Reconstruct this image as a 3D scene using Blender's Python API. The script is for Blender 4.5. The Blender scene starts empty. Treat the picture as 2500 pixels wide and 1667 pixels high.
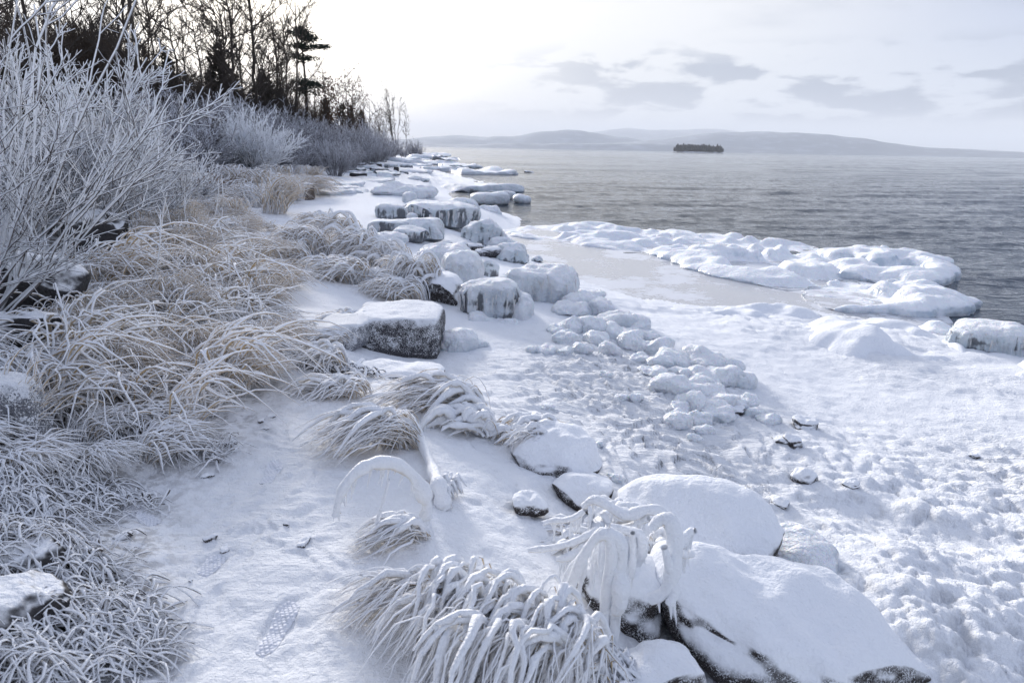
import bpy, math, random
import numpy as np
from mathutils import Matrix, Vector

# ------------------------------------------------------------------ camera, sky, sun, exposure
SC = bpy.context.scene
COL = SC.collection
W0, H0, FPX = 2500.0, 1667.0, 1667.0           # photograph size and focal length in its pixels (24 mm on full frame)
CAM_Z = 1.75
ROLL = math.radians(1.1)
PITCH = math.atan((H0 / 2 - 362.0) / FPX)
_f = np.array([0, math.cos(PITCH), -math.sin(PITCH)])
_r = np.array([1.0, 0, 0]); _u = np.cross(_r, _f)
CR = _r * math.cos(ROLL) + _u * math.sin(ROLL)
CU = _u * math.cos(ROLL) - _r * math.sin(ROLL)
CF = _f
cam = bpy.data.cameras.new('camera'); cam_ob = bpy.data.objects.new('camera', cam); COL.objects.link(cam_ob)
cam.sensor_width = 36.0; cam.lens = 24.0; cam.clip_start = 0.05; cam.clip_end = 200000
cam_ob.matrix_world = Matrix(((CR[0], CU[0], -CF[0], 0), (CR[1], CU[1], -CF[1], 0), (CR[2], CU[2], -CF[2], CAM_Z), (0, 0, 0, 1)))
cam.dof.use_dof = True; cam.dof.focus_distance = 6.0; cam.dof.aperture_fstop = 4.5
SC.camera = cam_ob

SUN_AZ = math.radians(-20.0)                   # left of the viewing direction (+Y)
SUN_EL = math.radians(13.0)
SUNV = (math.sin(SUN_AZ) * math.cos(SUN_EL), math.cos(SUN_AZ) * math.cos(SUN_EL), math.sin(SUN_EL))
world = bpy.data.worlds.new('World'); SC.world = world; world.use_nodes = True
wt = world.node_tree; wt.nodes.clear()


class G:                                        # small node-graph helper
    def __init__(s, t): s.t = t
    def n(s, typ, ins=None, **kw):
        nd = s.t.nodes.new(typ)
        for k, v in kw.items(): setattr(nd, k, v)
        for k, v in (ins or {}).items():
            sock = nd.inputs[k]
            if isinstance(v, bpy.types.NodeSocket): s.t.links.new(v, sock)
            else: sock.default_value = v
        return nd
    def m(s, op, a, b=0.0, c=0.0, clamp=False):
        return s.n('ShaderNodeMath', {0: a, 1: b, 2: c}, operation=op, use_clamp=clamp).outputs[0]
    def vm(s, op, a, b=(0, 0, 0)):
        nd = s.n('ShaderNodeVectorMath', {0: a, 1: b}, operation=op)
        return nd.outputs['Value'] if op in ('DOT_PRODUCT', 'LENGTH') else nd.outputs[0]
    def ss(s, x, lo, hi, a=0.0, b=1.0):
        return s.n('ShaderNodeMapRange', {0: x, 1: lo, 2: hi, 3: a, 4: b}, interpolation_type='SMOOTHSTEP').outputs[0]
    def mix(s, f, a, b):
        nd = s.n('ShaderNodeMix', data_type='RGBA')
        for i, v in ((0, f), (6, a), (7, b)):
            if isinstance(v, bpy.types.NodeSocket): s.t.links.new(v, nd.inputs[i])
            else: nd.inputs[i].default_value = (*v, 1) if i and len(v) == 3 else v
        return nd.outputs[2]
    def noise(s, vec, scale, detail=3.0, rough=0.55, dist=0.0):
        return s.n('ShaderNodeTexNoise', {'Vector': vec, 'Scale': scale, 'Detail': detail, 'Roughness': rough, 'Distortion': dist}).outputs[0]
    def mapping(s, vec, scale=(1, 1, 1), rot=(0, 0, 0), loc=(0, 0, 0)):
        return s.n('ShaderNodeMapping', {'Vector': vec, 'Location': loc, 'Rotation': rot, 'Scale': scale}).outputs[0]


g = G(wt)
tc = g.n('ShaderNodeTexCoord').outputs['Generated']
dirv = g.vm('NORMALIZE', tc)
sep = g.n('ShaderNodeSeparateXYZ', {0: dirv}); dz = sep.outputs[2]
cs = g.vm('DOT_PRODUCT', dirv, SUNV)
sky = g.n('ShaderNodeTexSky', sky_type='NISHITA', sun_disc=False, sun_elevation=SUN_EL, sun_rotation=SUN_AZ, altitude=50.0)
nish = g.vm('SCALE', sky.outputs[0]); nish.node.inputs['Scale'].default_value = 0.09
el = g.m('MAXIMUM', dz, 0.0)
# thin overcast: brighter towards the veiled sun, blue grey away from it, pale along the horizon
veil = g.mix(g.ss(cs, 0.50, 0.92), (0.29, 0.33, 0.45), (0.60, 0.595, 0.60))
veil = g.mix(g.ss(el, 0.18, 0.0), veil, (0.465, 0.495, 0.555))
glow = g.m('POWER', g.m('MAXIMUM', cs, 0.0), 38.0)
veil = g.vm('ADD', veil, g.vm('SCALE', (1.0, 0.92, 0.78))); veil.node.inputs[1].links[0].from_node.inputs['Scale'].default_value = 0
wt.links.new(g.m('MULTIPLY', glow, 1.1), veil.node.inputs[1].links[0].from_node.inputs['Scale'])
# cloud sheet: directions projected onto a flat layer overhead
den = g.m('ADD', el, 0.11)
px_ = g.m('DIVIDE', sep.outputs[0], den); py_ = g.m('DIVIDE', sep.outputs[1], den)
cv = g.n('ShaderNodeCombineXYZ', {0: px_, 1: py_, 2: 3.7}).outputs[0]
n1 = g.noise(g.mapping(cv, (0.55, 0.62, 1), loc=(4.3, 1.2, 0)), 1.0, 6.0, 0.52, 0.25)
c1 = g.m('MULTIPLY', g.ss(n1, 0.44, 0.62), g.ss(el, 0.09, 0.17))
band = g.m('MULTIPLY', g.ss(el, 0.03, 0.055), g.ss(el, 0.145, 0.105))
azm = g.m('ARCTAN2', sep.outputs[0], sep.outputs[1])
av = g.n('ShaderNodeCombineXYZ', {0: g.m('MULTIPLY', azm, 10.5), 1: g.m('MULTIPLY', el, 34.0), 2: 4.6}).outputs[0]
n2 = g.noise(av, 1.0, 5.0, 0.52, 0.2)
c2 = g.m('MULTIPLY', g.ss(n2, 0.47, 0.575), band)
cl = g.m('MAXIMUM', g.m('MULTIPLY', c1, 0.75), g.m('MULTIPLY', c2, 1.0))
cl = g.m('MULTIPLY', cl, g.ss(cs, 0.99, 0.86))
ccol = g.mix(g.ss(cs, 0.6, 0.95), (0.19, 0.22, 0.30), (0.26, 0.285, 0.35))
skyc = g.mix(cl, veil, ccol)
full = g.mix(0.92, nish, skyc)
bg = g.n('ShaderNodeBackground', {0: full, 1: 1.0})
wt.links.new(bg.outputs[0], g.n('ShaderNodeOutputWorld').inputs[0])
world.cycles.sampling_method = 'MANUAL'; world.cycles.sample_map_resolution = 512

sl = bpy.data.lights.new('sun', 'SUN'); sl.energy = 4.0; sl.angle = math.radians(13); sl.color = (1.0, 0.95, 0.90)
so = bpy.data.objects.new('sun', sl); COL.objects.link(so)
so.rotation_euler = Vector(SUNV).to_track_quat('Z', 'Y').to_euler(); so.location = (0, 0, 50)
SC.view_settings.view_transform = 'Standard'; SC.view_settings.look = 'None'
SC.view_settings.exposure = 0.80; SC.view_settings.gamma = 1.0
SC.cycles.max_bounces = 9; SC.cycles.diffuse_bounces = 7; SC.cycles.glossy_bounces = 3
SC.cycles.transmission_bounces = 4; SC.cycles.volume_bounces = 2; SC.cycles.caustics_reflective = False
SC.cycles.use_denoising = True

# ------------------------------------------------------------------ helpers
rng = np.random.default_rng(7)
ZW = -0.9                                       # lake level; the path by the footprints is z = 0


def ray(px, py):
    d = CF * FPX + CR * (px - W0 / 2) - CU * (py - H0 / 2)
    return d / np.linalg.norm(d)
def at(px, py, z):
    d = ray(px, py); t = (z - CAM_Z) / d[2]
    return np.array([d[0] * t, d[1] * t, z])
def polar(px, r, z=0.0):
    d = ray(px, 362 + (px - 1250) * 0.0192); k = r / math.hypot(d[0], d[1])
    return np.array([d[0] * k, d[1] * k, z])
def top_z(px, py, r):
    d = ray(px, py); return CAM_Z + d[2] * r / math.hypot(d[0], d[1])


def _h(ix, iy, iz, seed):
    h = (ix.astype(np.uint32) * np.uint32(374761393) + iy.astype(np.uint32) * np.uint32(668265263) + iz.astype(np.uint32) * np.uint32(2147483647) + np.uint32((seed * 974634777) & 0xffffffff))
    h = (h ^ (h >> np.uint32(13))) * np.uint32(1274126177)
    h = (h ^ (h >> np.uint32(16))) * np.uint32(2246822519)
    return ((h ^ (h >> np.uint32(15))) & np.uint32(0xffffff)).astype(np.float64) / 16777215.0
def noise3(p, seed=0):
    p = np.asarray(p, float); i = np.floor(p).astype(np.int64); f = p - i; f = f * f * f * (f * (f * 6 - 15) + 10)
    x, y, z = i[..., 0], i[..., 1], i[..., 2]; r = 0
    for a in (0, 1):
        wx = f[..., 0] if a else 1 - f[..., 0]
        for b in (0, 1):
            wy = f[..., 1] if b else 1 - f[..., 1]
            for c in (0, 1):
                r = r + wx * wy * (f[..., 2] if c else 1 - f[..., 2]) * _h(x + a, y + b, z + c, seed)
    return r * 2 - 1
def noise2(x, y, seed=0):
    x = np.asarray(x, float); y = np.asarray(y, float)
    ix = np.floor(x).astype(np.int64); iy = np.floor(y).astype(np.int64); fx = x - ix; fy = y - iy
    fx = fx * fx * fx * (fx * (fx * 6 - 15) + 10); fy = fy * fy * fy * (fy * (fy * 6 - 15) + 10); z = np.zeros_like(ix)
    a = _h(ix, iy, z, seed); b = _h(ix + 1, iy, z, seed); c = _h(ix, iy + 1, z, seed); d = _h(ix + 1, iy + 1, z, seed)
    return ((a * (1 - fx) + b * fx) * (1 - fy) + (c * (1 - fx) + d * fx) * fy) * 2 - 1
def fbm2(x, y, o=4, seed=0, gain=0.5):
    r = 0; a = 1.0
    for k in range(o):
        r = r + a * noise2(x * 2 ** k + 13.1 * k, y * 2 ** k - 7.7 * k, seed + k); a *= gain
    return r
def fbm3(p, o=4, seed=0, gain=0.5):
    r = 0; a = 1.0
    for k in range(o):
        r = r + a * noise3(p * 2 ** k + 9.3 * k, seed + k); a *= gain
    return r
def bumps2(x, y, seed=0):                       # rounded cells, 1 in the middle and 0 at the joints
    ix = np.floor(x).astype(np.int64); iy = np.floor(y).astype(np.int64); z = np.zeros_like(ix)
    best = np.full(np.shape(x), 9.0)
    for a in (-1, 0, 1):
        for b in (-1, 0, 1):
            cx = ix + a + 0.15 + 0.7 * _h(ix + a, iy + b, z, seed); cy = iy + b + 0.15 + 0.7 * _h(ix + a, iy + b, z, seed + 5)
            s = 0.55 + 0.6 * _h(ix + a, iy + b, z, seed + 9)
            best = np.minimum(best, ((x - cx) ** 2 + (y - cy) ** 2) / s)
    return np.sqrt(np.clip(1 - best * 1.35, 0, 1))
def sstep(x, a, b):
    t = np.clip((x - a) / (b - a), 0, 1); return t * t * (3 - 2 * t)


def mesh_np(name, V, F, mat=None, smooth=True):
    V = np.asarray(V, np.float32); F = np.asarray(F, np.int32); k = F.shape[1]
    me = bpy.data.meshes.new(name)
    me.vertices.add(len(V)); me.vertices.foreach_set('co', V.ravel())
    me.loops.add(F.size); me.loops.foreach_set('vertex_index', F.ravel())
    me.polygons.add(len(F)); me.polygons.foreach_set('loop_start', np.arange(0, F.size, k, dtype=np.int32))
    me.polygons.foreach_set('use_smooth', np.full(len(F), smooth))
    me.update(calc_edges=True)
    if mat: me.materials.append(mat)
    return me
def obj(name, me, parent=None, loc=None, rz=0.0, sc=None):
    o = bpy.data.objects.new(name, me); COL.objects.link(o)
    if parent is not None: o.parent = parent
    if loc is not None: o.location = [float(v) for v in loc]
    if rz: o.rotation_euler = (0, 0, rz)
    if sc is not None: o.scale = (sc, sc, sc) if np.isscalar(sc) else tuple(sc)
    return o
def tag(o, label=None, cat=None, group=None, kind=None):
    if label: o['label'] = label
    if cat: o['category'] = cat
    if group: o['group'] = group
    if kind or cat: o['kind'] = kind or 'thing'
    return o
def thing(name, label, cat, loc, rz=0.0, group=None, sc=None):
    return tag(obj(name, None, None, loc, rz, sc), label, cat, group)
def copy_thing(src, loc, rz, sc, label=None, group=None):
    c = src.copy(); COL.objects.link(c); c.location = [float(v) for v in loc]; c.rotation_euler = (0, 0, rz)
    c.scale = (sc, sc, sc) if np.isscalar(sc) else tuple(sc)
    if label: c['label'] = label
    if group: c['group'] = group
    for ch in src.children:
        d = ch.copy(); COL.objects.link(d); d.parent = c
    return c
def grid_faces(nr, nc, wrap=False):
    r = np.arange(nr - 1)[:, None]; c = np.arange(nc if wrap else nc - 1)[None, :]; c2 = (c + 1) % nc
    return np.stack([r * nc + c, r * nc + c2, (r + 1) * nc + c2, (r + 1) * nc + c], -1).reshape(-1, 4)


# ------------------------------------------------------------------ materials
def new_mat(name):
    m = bpy.data.materials.new(name); m.use_nodes = True; t = m.node_tree; t.nodes.clear()
    g = G(t); b = g.n('ShaderNodeBsdfPrincipled'); o = g.n('ShaderNodeOutputMaterial'); t.links.new(b.outputs[0], o.inputs[0])
    ge = g.n('ShaderNodeNewGeometry'); pos = ge.outputs['Position']; nrm = ge.outputs['Normal']
    return m, g, b, pos, g.n('ShaderNodeSeparateXYZ', {0: nrm}).outputs[2]
def setin(g, b, name, v):
    if isinstance(v, bpy.types.NodeSocket): g.t.links.new(v, b.inputs[name])
    else: b.inputs[name].default_value = (*v, 1) if isinstance(v, tuple) and len(v) == 3 else v
def bump(g, b, h, dist, strength=1.0, normal=None):
    ins = {'Height': h, 'Distance': dist, 'Strength': strength}
    if normal is not None: ins['Normal'] = normal
    n = g.n('ShaderNodeBump', ins).outputs[0]; g.t.links.new(n, b.inputs['Normal']); return n

SNOW = (0.90, 0.92, 0.955)
ROCK = (0.040, 0.036, 0.036)


def mat_frosted(name, base, base2, lo, hi, amp, nscale, frost=SNOW, rough=0.75, bscale=60.0, bdist=0.004, spec=0.3, speck=0.0, speck_scale=220.0):
    """rime or snow lying on the upward faces of something darker"""
    m, g, b, pos, nz = new_mat(name)
    n = g.noise(pos, nscale, 4.0, 0.6)
    k = g.ss(g.m('ADD', nz, g.m('MULTIPLY', g.m('SUBTRACT', n, 0.5), amp)), lo, hi)
    if speck > 0:
        s = g.noise(pos, speck_scale, 2.0, 0.6)
        s2 = g.noise(pos, nscale * 0.7, 3.0, 0.55)
        k = g.m('MAXIMUM', k, g.m('MULTIPLY', g.ss(g.m('ADD', g.m('ADD', s, g.m('MULTIPLY', nz, 0.22)), g.m('MULTIPLY', g.m('SUBTRACT', s2, 0.5), 0.5)), 0.60 - 0.16 * speck, 0.70 - 0.14 * speck), 0.9))
    bc = g.mix(g.noise(pos, nscale * 2.3, 2.0), base, base2)
    setin(g, b, 'Base Color', g.mix(k, bc, frost)); b.inputs['Roughness'].default_value = rough
    b.inputs['Specular IOR Level'].default_value = spec
    hgt = g.m('ADD', g.m('MULTIPLY', g.noise(pos, bscale, 3.0, 0.6), 1.0), g.m('MULTIPLY', k, 0.6))
    bump(g, b, hgt, bdist)
    return m


def mat_ice(name, c1, c2, rough, dark=None, dlo=0.0, dhi=0.3, bscale=14.0, bdist=0.02, sss=0.25):
    m, g, b, pos, nz = new_mat(name)
    n = g.noise(pos, 3.0, 4.0, 0.55)
    col = g.mix(g.ss(n, 0.35, 0.65), c1, c2)
    snowk = g.ss(g.m('ADD', nz, g.m('MULTIPLY', g.m('SUBTRACT', g.noise(pos, 9.0, 4.0), 0.5), 0.7)), 0.45, 0.85)
    col = g.mix(snowk, col, SNOW)
    if dark is not None:
        pst = g.mapping(pos, (1, 1, 0.35))
        s = g.m('ADD', g.m('MULTIPLY', g.noise(pst, 17.0, 5.0, 0.7), 0.5), g.m('MULTIPLY', g.n('ShaderNodeAttribute', attribute_name='ice').outputs['Fac'], 0.5))
        big = g.noise(pos, 2.4, 2.0)
        k = g.ss(g.m('ADD', g.m('ADD', g.m('MULTIPLY', g.m('SUBTRACT', s, 0.5), 2.8), g.m('MULTIPLY', g.m('SUBTRACT', big, 0.5), 0.9)), g.m('MULTIPLY', nz, 0.9)), dhi, dlo)
        col = g.mix(g.m('MULTIPLY', k, 0.8), col, dark)
    setin(g, b, 'Base Color', col)
    setin(g, b, 'Roughness', g.mix(snowk, (rough,) * 3, (0.7,) * 3))
    b.inputs['IOR'].default_value = 1.31
    if sss:
        b.inputs['Subsurface Weight'].default_value = sss; b.inputs['Subsurface Radius'].default_value = (0.03, 0.05, 0.07); b.inputs['Subsurface Scale'].default_value = 0.6
    h = g.m('ADD', g.noise(pos, bscale, 4.0, 0.55), g.m('MULTIPLY', g.noise(g.mapping(pos, (1, 1, 0.4)), bscale * 4, 3.0), 0.35))
    bump(g, b, h, bdist)
    return m
# ------------------------------------------------------------------ the ground
# control points of the shore: place, height, frozen slush, rock strata, vegetation litter
CP = [  # photo x, y, z, rubble, strata, litter
    (700, 1640, 0, 0, .1, 0), (420, 1600, .0, 0, 0, .05), (900, 1450, 0, 0, .1, 0), (500, 1380, .0, 0, .15, 0), (700, 1250, 0, 0, .35, 0), (560, 1180, 0, 0, .3, 0), (650, 1080, .01, 0, .35, .1), (720, 950, .01, 0, .2, 0),
    (760, 850, .0, 0, .1, 0), (720, 760, .0, 0, 0, 0), (720, 700, .0, 0, 0, 0), (690, 600, .03, 0, 0, 0), (700, 530, .05, 0, 0, 0), (820, 500, .0, 0, 0, 0), (900, 460, -.05, 0, .2, 0), (770, 430, .1, 0, .2, .1),
    (250, 1640, .04, 0, 0, .9), (60, 1640, .12, 0, 0, 1), (40, 1400, .16, 0, 0, 1), (200, 1300, .08, 0, 0, .9), (330, 1400, .02, 0, 0, .6), (120, 1180, .14, 0, 0, .9), (300, 1160, .03, 0, 0, .5), (60, 1030, .22, 0, 0, 1),
    (300, 1000, .14, 0, 0, 1), (450, 1060, .05, 0, 0, .7), (560, 940, .06, 0, 0, .9), (450, 860, .14, 0, 0, 1), (120, 880, .34, 0, 0, 1), (640, 800, .05, 0, 0, .7), (520, 700, .16, 0, 0, 1), (250, 740, .34, 0, 0, 1), (60, 740, .48, 0, 0, 1),
    (620, 640, .08, 0, 0, .8), (400, 600, .4, 0, 0, 1), (150, 600, .7, 0, 0, 1), (560, 520, .2, 0, 0, 1), (350, 500, .55, 0, 0, 1), (80, 500, .9, 0, 0, 1), (640, 455, .2, 0, 0, .7),
    (1000, 1500, -.02, 0, .1, 0), (1000, 1280, -.02, 0, .1, 0), (900, 1060, -.02, 0, .1, 0), (1000, 950, -.10, 0, .1, 0), (985, 900, -.34, 0, .1, 0), (1060, 890, -.38, 0, .1, 0), (1180, 1180, -.10, 0, .1, 0), (1200, 1400, -.10, 0, .1, 0), (1250, 1600, -.10, 0, 0, .2), (1420, 1500, -.22, 0, 0, 0),
    (1380, 1130, -.28, 0, .2, 0), (1320, 960, -.36, 0, .8, 0), (1180, 880, -.36, 0, .3, 0), (1220, 800, -.40, 0, 0, 0), (1300, 760, -.46, .3, 0, 0), (1180, 700, -.42, .5, 0, 0), (1050, 640, -.34, .4, .1, 0), (1000, 500, .02, 0, .2, 0), (1070, 486, .0, 0, .2, 0), (1110, 484, -.12, 0, .2, 0), (940, 525, .02, 0, .1, 0), (1040, 470, -.02, 0, .3, 0), (980, 590, -.18, .1, .2, 0),
    (1550, 1040, -.44, 0, .9, 0), (1480, 870, -.46, 0, 1, 0), (1420, 800, -.50, .2, .5, 0), (1700, 1150, -.50, 0, .9, 0), (1850, 1200, -.56, .1, .7, 0), (1800, 1000, -.60, .1, .7, 0), (1640, 900, -.54, .1, .9, 0),
    (1750, 1500, -.52, .3, 0, 0), (1900, 1350, -.62, .6, .1, 0), (2150, 1450, -.60, 1, 0, 0), (2250, 1640, -.54, 1, 0, 0), (2480, 1600, -.68, 1, 0, 0), (2450, 1350, -.70, 1, 0, 0), (2250, 1250, -.70, 1, 0, 0), (2050, 1150, -.68, .7, .1, 0),
    (2150, 1080, -.72, .4, .3, 0), (2450, 1150, -.72, .35, .8, 0), (2450, 1030, -.75, .15, .2, 0), (2200, 1000, -.76, 0, 0, 0), (2000, 960, -.74, 0, 0, 0), (1850, 880, -.70, .05, .1, 0), (2150, 920, -.75, .1, .4, 0), (2450, 930, -.76, .2, .4, 0),
    (1600, 800, -.64, .5, 0, 0), (1700, 780, -.76, .5, 0, 0), (1500, 740, -.76, .5, 0, 0), (1420, 700, -.82, .3, 0, 0), (1900, 800, -.74, .5, .2, 0), (2200, 830, -.78, .4, .3, 0), (2450, 880, -.80, .3, 0, 0),
    (1330, 620, -1.0, 0, 0, 0), (1260, 570, -.95, .1, 0, 0), (1180, 600, -.62, .5, .2, 0), (1120, 550, -.62, .5, .2, 0), (1600, 690, -1.2, 0, 0, 0), (2000, 730, -1.2, 0, 0, 0), (2300, 770, -1.2, 0, 0, 0), (2490, 800, -1.3, 0, 0, 0),
    (1400, 540, -1.7, 0, 0, 0), (1800, 600, -1.9, 0, 0, 0), (2400, 650, -2.0, 0, 0, 0), (1250, 490, -1.6, 0, 0, 0), (1150, 500, -.75, .1, .3, 0), (1200, 455, -.92, .1, .4, 0), (1080, 435, -.60, .1, 1, 0),
    (960, 430, -.25, .1, 1, 0), (1300, 440, -1.6, 0, 0, 0), (1500, 450, -2.3, 0, 0, 0), (2000, 480, -2.4, 0, 0, 0), (2450, 500, -2.4, 0, 0, 0),
    # near and beside the camera
    (1250, 2600, 0, 0, 0, 0), (600, 2300, .05, 0, 0, .2), (1900, 2300, -.55, .6, 0, 0), (-900, 1500, .3, 0, 0, 1), (-900, 1000, .7, 0, 0, 1), (-700, 700, 1.0, 0, 0, 1), (3200, 1500, -.75, 1, 0, 0), (3200, 1050, -.85, .5, 0, 0), (3200, 850, -1.7, 0, 0, 0), (3200, 700, -2.4, 0, 0, 0),
]
CPR = [  # photo x, distance, z, ...
    (0, 35, 1.5, 0, 0, 1), (-900, 35, 2.0, 0, 0, 1), (300, 40, 1.0, 0, 0, 1), (600, 50, .4, 0, 0, 1), (760, 60, .3, 0, 0, .6), (850, 75, .25, .1, .3, .3), (930, 75, -.1, .1, 1, 0), (1010, 75, -.55, .1, 1, 0), (1080, 80, -1.05, 0, .3, 0), (1200, 85, -1.9, 0, 0, 0),
    (-900, 120, 4, 0, 0, 1), (300, 120, 3, 0, 0, 1), (700, 110, 1.2, 0, 0, 1), (880, 120, .35, .1, .3, .3), (960, 130, -.3, .1, .5, 0), (1060, 130, -1.0, .1, .3, 0), (1150, 140, -1.9, 0, 0, 0),
    (300, 300, 6, 0, 0, 1), (800, 260, 2, 0, 0, 1), (930, 260, .5, 0, .3, .2), (985, 280, -.3, .1, .3, 0), (1040, 300, -1.8, 0, 0, 0), (1400, 300, -2.5, 0, 0, 0), (2400, 300, -2.5, 0, 0, 0), (-900, 500, 8, 0, 0, 1), (800, 600, 5, 0, 0, 1), (960, 600, -1.5, 0, 0, 0), (1300, 600, -2.5, 0, 0, 0), (3200, 600, -2.5, 0, 0, 0),
]
_pts = np.array([[*at(c[0], c[1], c[2])[:2], *c[2:]] for c in CP] + [[*polar(c[0], c[1])[:2], *c[2:]] for c in CPR])
def _uv(x, y):
    r = np.maximum(np.hypot(x, y), 0.3); return np.stack([np.arctan2(x, y) * 1.7, np.log(r)], -1)
def _phi(d2): return np.sqrt(d2 + 0.004)
_U = _uv(_pts[:, 0], _pts[:, 1]); _n = len(_U)
_K = _phi(((_U[:, None] - _U[None]) ** 2).sum(-1)) + np.eye(_n) * -0.008
_Pm = np.concatenate([np.ones((_n, 1)), _U], 1)
_A = np.block([[_K, _Pm], [_Pm.T, np.zeros((3, 3))]])
_Wt = np.linalg.solve(_A, np.concatenate([_pts[:, 2:], np.zeros((3, 4))]))
def fields(x, y):
    u = _uv(x, y).reshape(-1, 2); out = np.empty((len(u), 4))
    for s in range(0, len(u), 40000):
        q = u[s:s + 40000]; k = _phi(((q[:, None, 0] - _U[None, :, 0]) ** 2) + ((q[:, None, 1] - _U[None, :, 1]) ** 2))
        out[s:s + 40000] = k @ _Wt[:_n] + np.concatenate([np.ones((len(q), 1)), q], 1) @ _Wt[_n:]
    return out.reshape(*np.shape(x), 4)

PRINTS = [  # boot prints: photo position, heading, length
    (680, 1520, 0.06, 0.31), (515, 1372, 0.12, 0.15), (662, 1150, -0.1, 0.30), (345, 1258, -0.95, 0.27), (760, 935, -0.25, 0.29)]
def _print_pos():
    out = []
    for (a, b, h, l) in PRINTS:
        p = at(a, b, 0.0); out.append((p[0], p[1], h, l))
    return out
PP = _print_pos()


def H(x, y, full=False):
    x = np.asarray(x, float); y = np.asarray(y, float); sh = x.shape; x = x.ravel(); y = y.ravel()
    f = fields(x, y); z = f[:, 0]; rub = np.clip(f[:, 1], 0, 1); st = np.clip(f[:, 2], 0, 1); lit = np.clip(f[:, 3], 0, 1)
    r = np.hypot(x, y); far = np.clip(r / 12, 1, 6)
    # bedding planes: low uneven steps with ragged edges
    wx = x + 0.25 * fbm2(x * 1.1, y * 1.1, 3, 3); wy = y + 0.25 * fbm2(x * 1.1 + 40, y * 1.1, 3, 8)
    q = (z * 10 + 1.7 * fbm2(wx * 0.9, wy * 1.5, 4, 21)) / far * 2.0
    fl = np.floor(q); fr = q - fl
    ed = fr + 0.10 * fbm2(x * 9, y * 9, 3, 77)
    step = (fl + sstep(ed, 0.80, 0.97) - q + 0.5) / 10 * far / 2.0
    a = math.radians(-16); sx = (x * math.cos(a) - y * math.sin(a)) ; sy = (x * math.sin(a) + y * math.cos(a))
    stri = 1 - np.abs(noise2(sx * .7 + 3 + 0.5 * noise2(x * 2, y * 2, 4), sy * 11 + 1.4 * noise2(x * 1.7, y * 1.7, 6), 31))
    edge = sstep(ed, 0.72, 0.84) * (1 - sstep(ed, 0.95, 1.02))
    z = z + st * (step * 0.95 + 0.028 * (stri - 0.7)) + st * edge * 0.018 * fbm2(x * 22, y * 22, 2, 88)
    # frozen slush: lumps of several sizes
    l1 = bumps2(x * 4.2 + 0.4 * noise2(x * 3, y * 3, 1), y * 4.2, 1); l2 = bumps2(x * 9.5, y * 9.5 + 0.3 * noise2(x * 6, y * 6, 2), 2); l3 = bumps2(x * 21, y * 21, 3)
    big = sstep(fbm2(x * 0.8, y * 0.8, 3, 55), -0.25, 0.55)
    z = z + rub * (0.085 * l1 * big + 0.06 * l2 * (0.35 + 0.65 * big) + 0.034 * l3 + 0.05 * fbm2(x * 0.9, y * 0.9, 3, 12))
    # general unevenness, drifted snow, litter hummocks
    z = z + 0.020 * far * fbm2(x * 1.3 / far, y * 1.3 / far, 4, 5) + 0.006 * fbm2(x * 11, y * 11, 3, 6) + 0.0035 * bumps2(x * 17, y * 17, 8)
    z = z + lit * 0.05 * fbm2(x * 3.1, y * 3.1, 4, 14)
    crumbs = sstep(noise2(x * 1.2, y * 1.2, 44), 0.1, 0.7) * bumps2(x * 14, y * 14, 45) * 0.012 * (1 - lit)
    z = z + crumbs
    for (cx, cy, h, l) in PP:
        dx = x - cx; dy = y - cy; u = dx * math.sin(h) + dy * math.cos(h); v = dx * math.cos(h) - dy * math.sin(h)
        z = z - 0.011 * (1 - sstep((u / (l * 0.52)) ** 2 + (v / (0.055)) ** 2, 0.75, 1.25))
    if full: return z.reshape(sh), rub.reshape(sh), st.reshape(sh), lit.reshape(sh)
    return z.reshape(sh)
_t = np.radians(np.concatenate([np.linspace(-75, -45, 24, endpoint=False), np.linspace(-45, 43, 400), np.linspace(44, 75, 24)]))
_rr = np.concatenate([0.5 * (1.75 / 0.5) ** (np.arange(45) / 45), 1.75 * (14 / 1.75) ** (np.arange(390) / 390), 14 * (700 / 14) ** (np.arange(221) / 220)])
_gt, _gr = _t, _rr
_T, _R = np.meshgrid(_t, _rr)
GX, GY = _R * np.sin(_T), _R * np.cos(_T)
GZ, GRUB, GST, GLIT = H(GX, GY, True)
def Hs(x, y):                                   # height by interpolation in the ground mesh itself
    r = math.hypot(x, y); a = math.atan2(x, y); j = min(max(int(np.searchsorted(_gt, a)) - 1, 0), len(_gt) - 2); i = min(max(int(np.searchsorted(_gr, r)) - 1, 0), len(_gr) - 2)
    u = min(max((a - _gt[j]) / (_gt[j + 1] - _gt[j]), 0), 1); v = min(max((r - _gr[i]) / (_gr[i + 1] - _gr[i]), 0), 1)
    return float((GZ[i, j] * (1 - u) + GZ[i, j + 1] * u) * (1 - v) + (GZ[i + 1, j] * (1 - u) + GZ[i + 1, j + 1] * u) * v)
def gp(px, py):
    """where the ray through a photograph position meets the ground"""
    z = 0.0
    for _ in range(14):
        p = at(px, py, z); z += 0.6 * (max(Hs(p[0], p[1]), ZW) - z)
    return at(px, py, z)



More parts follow.
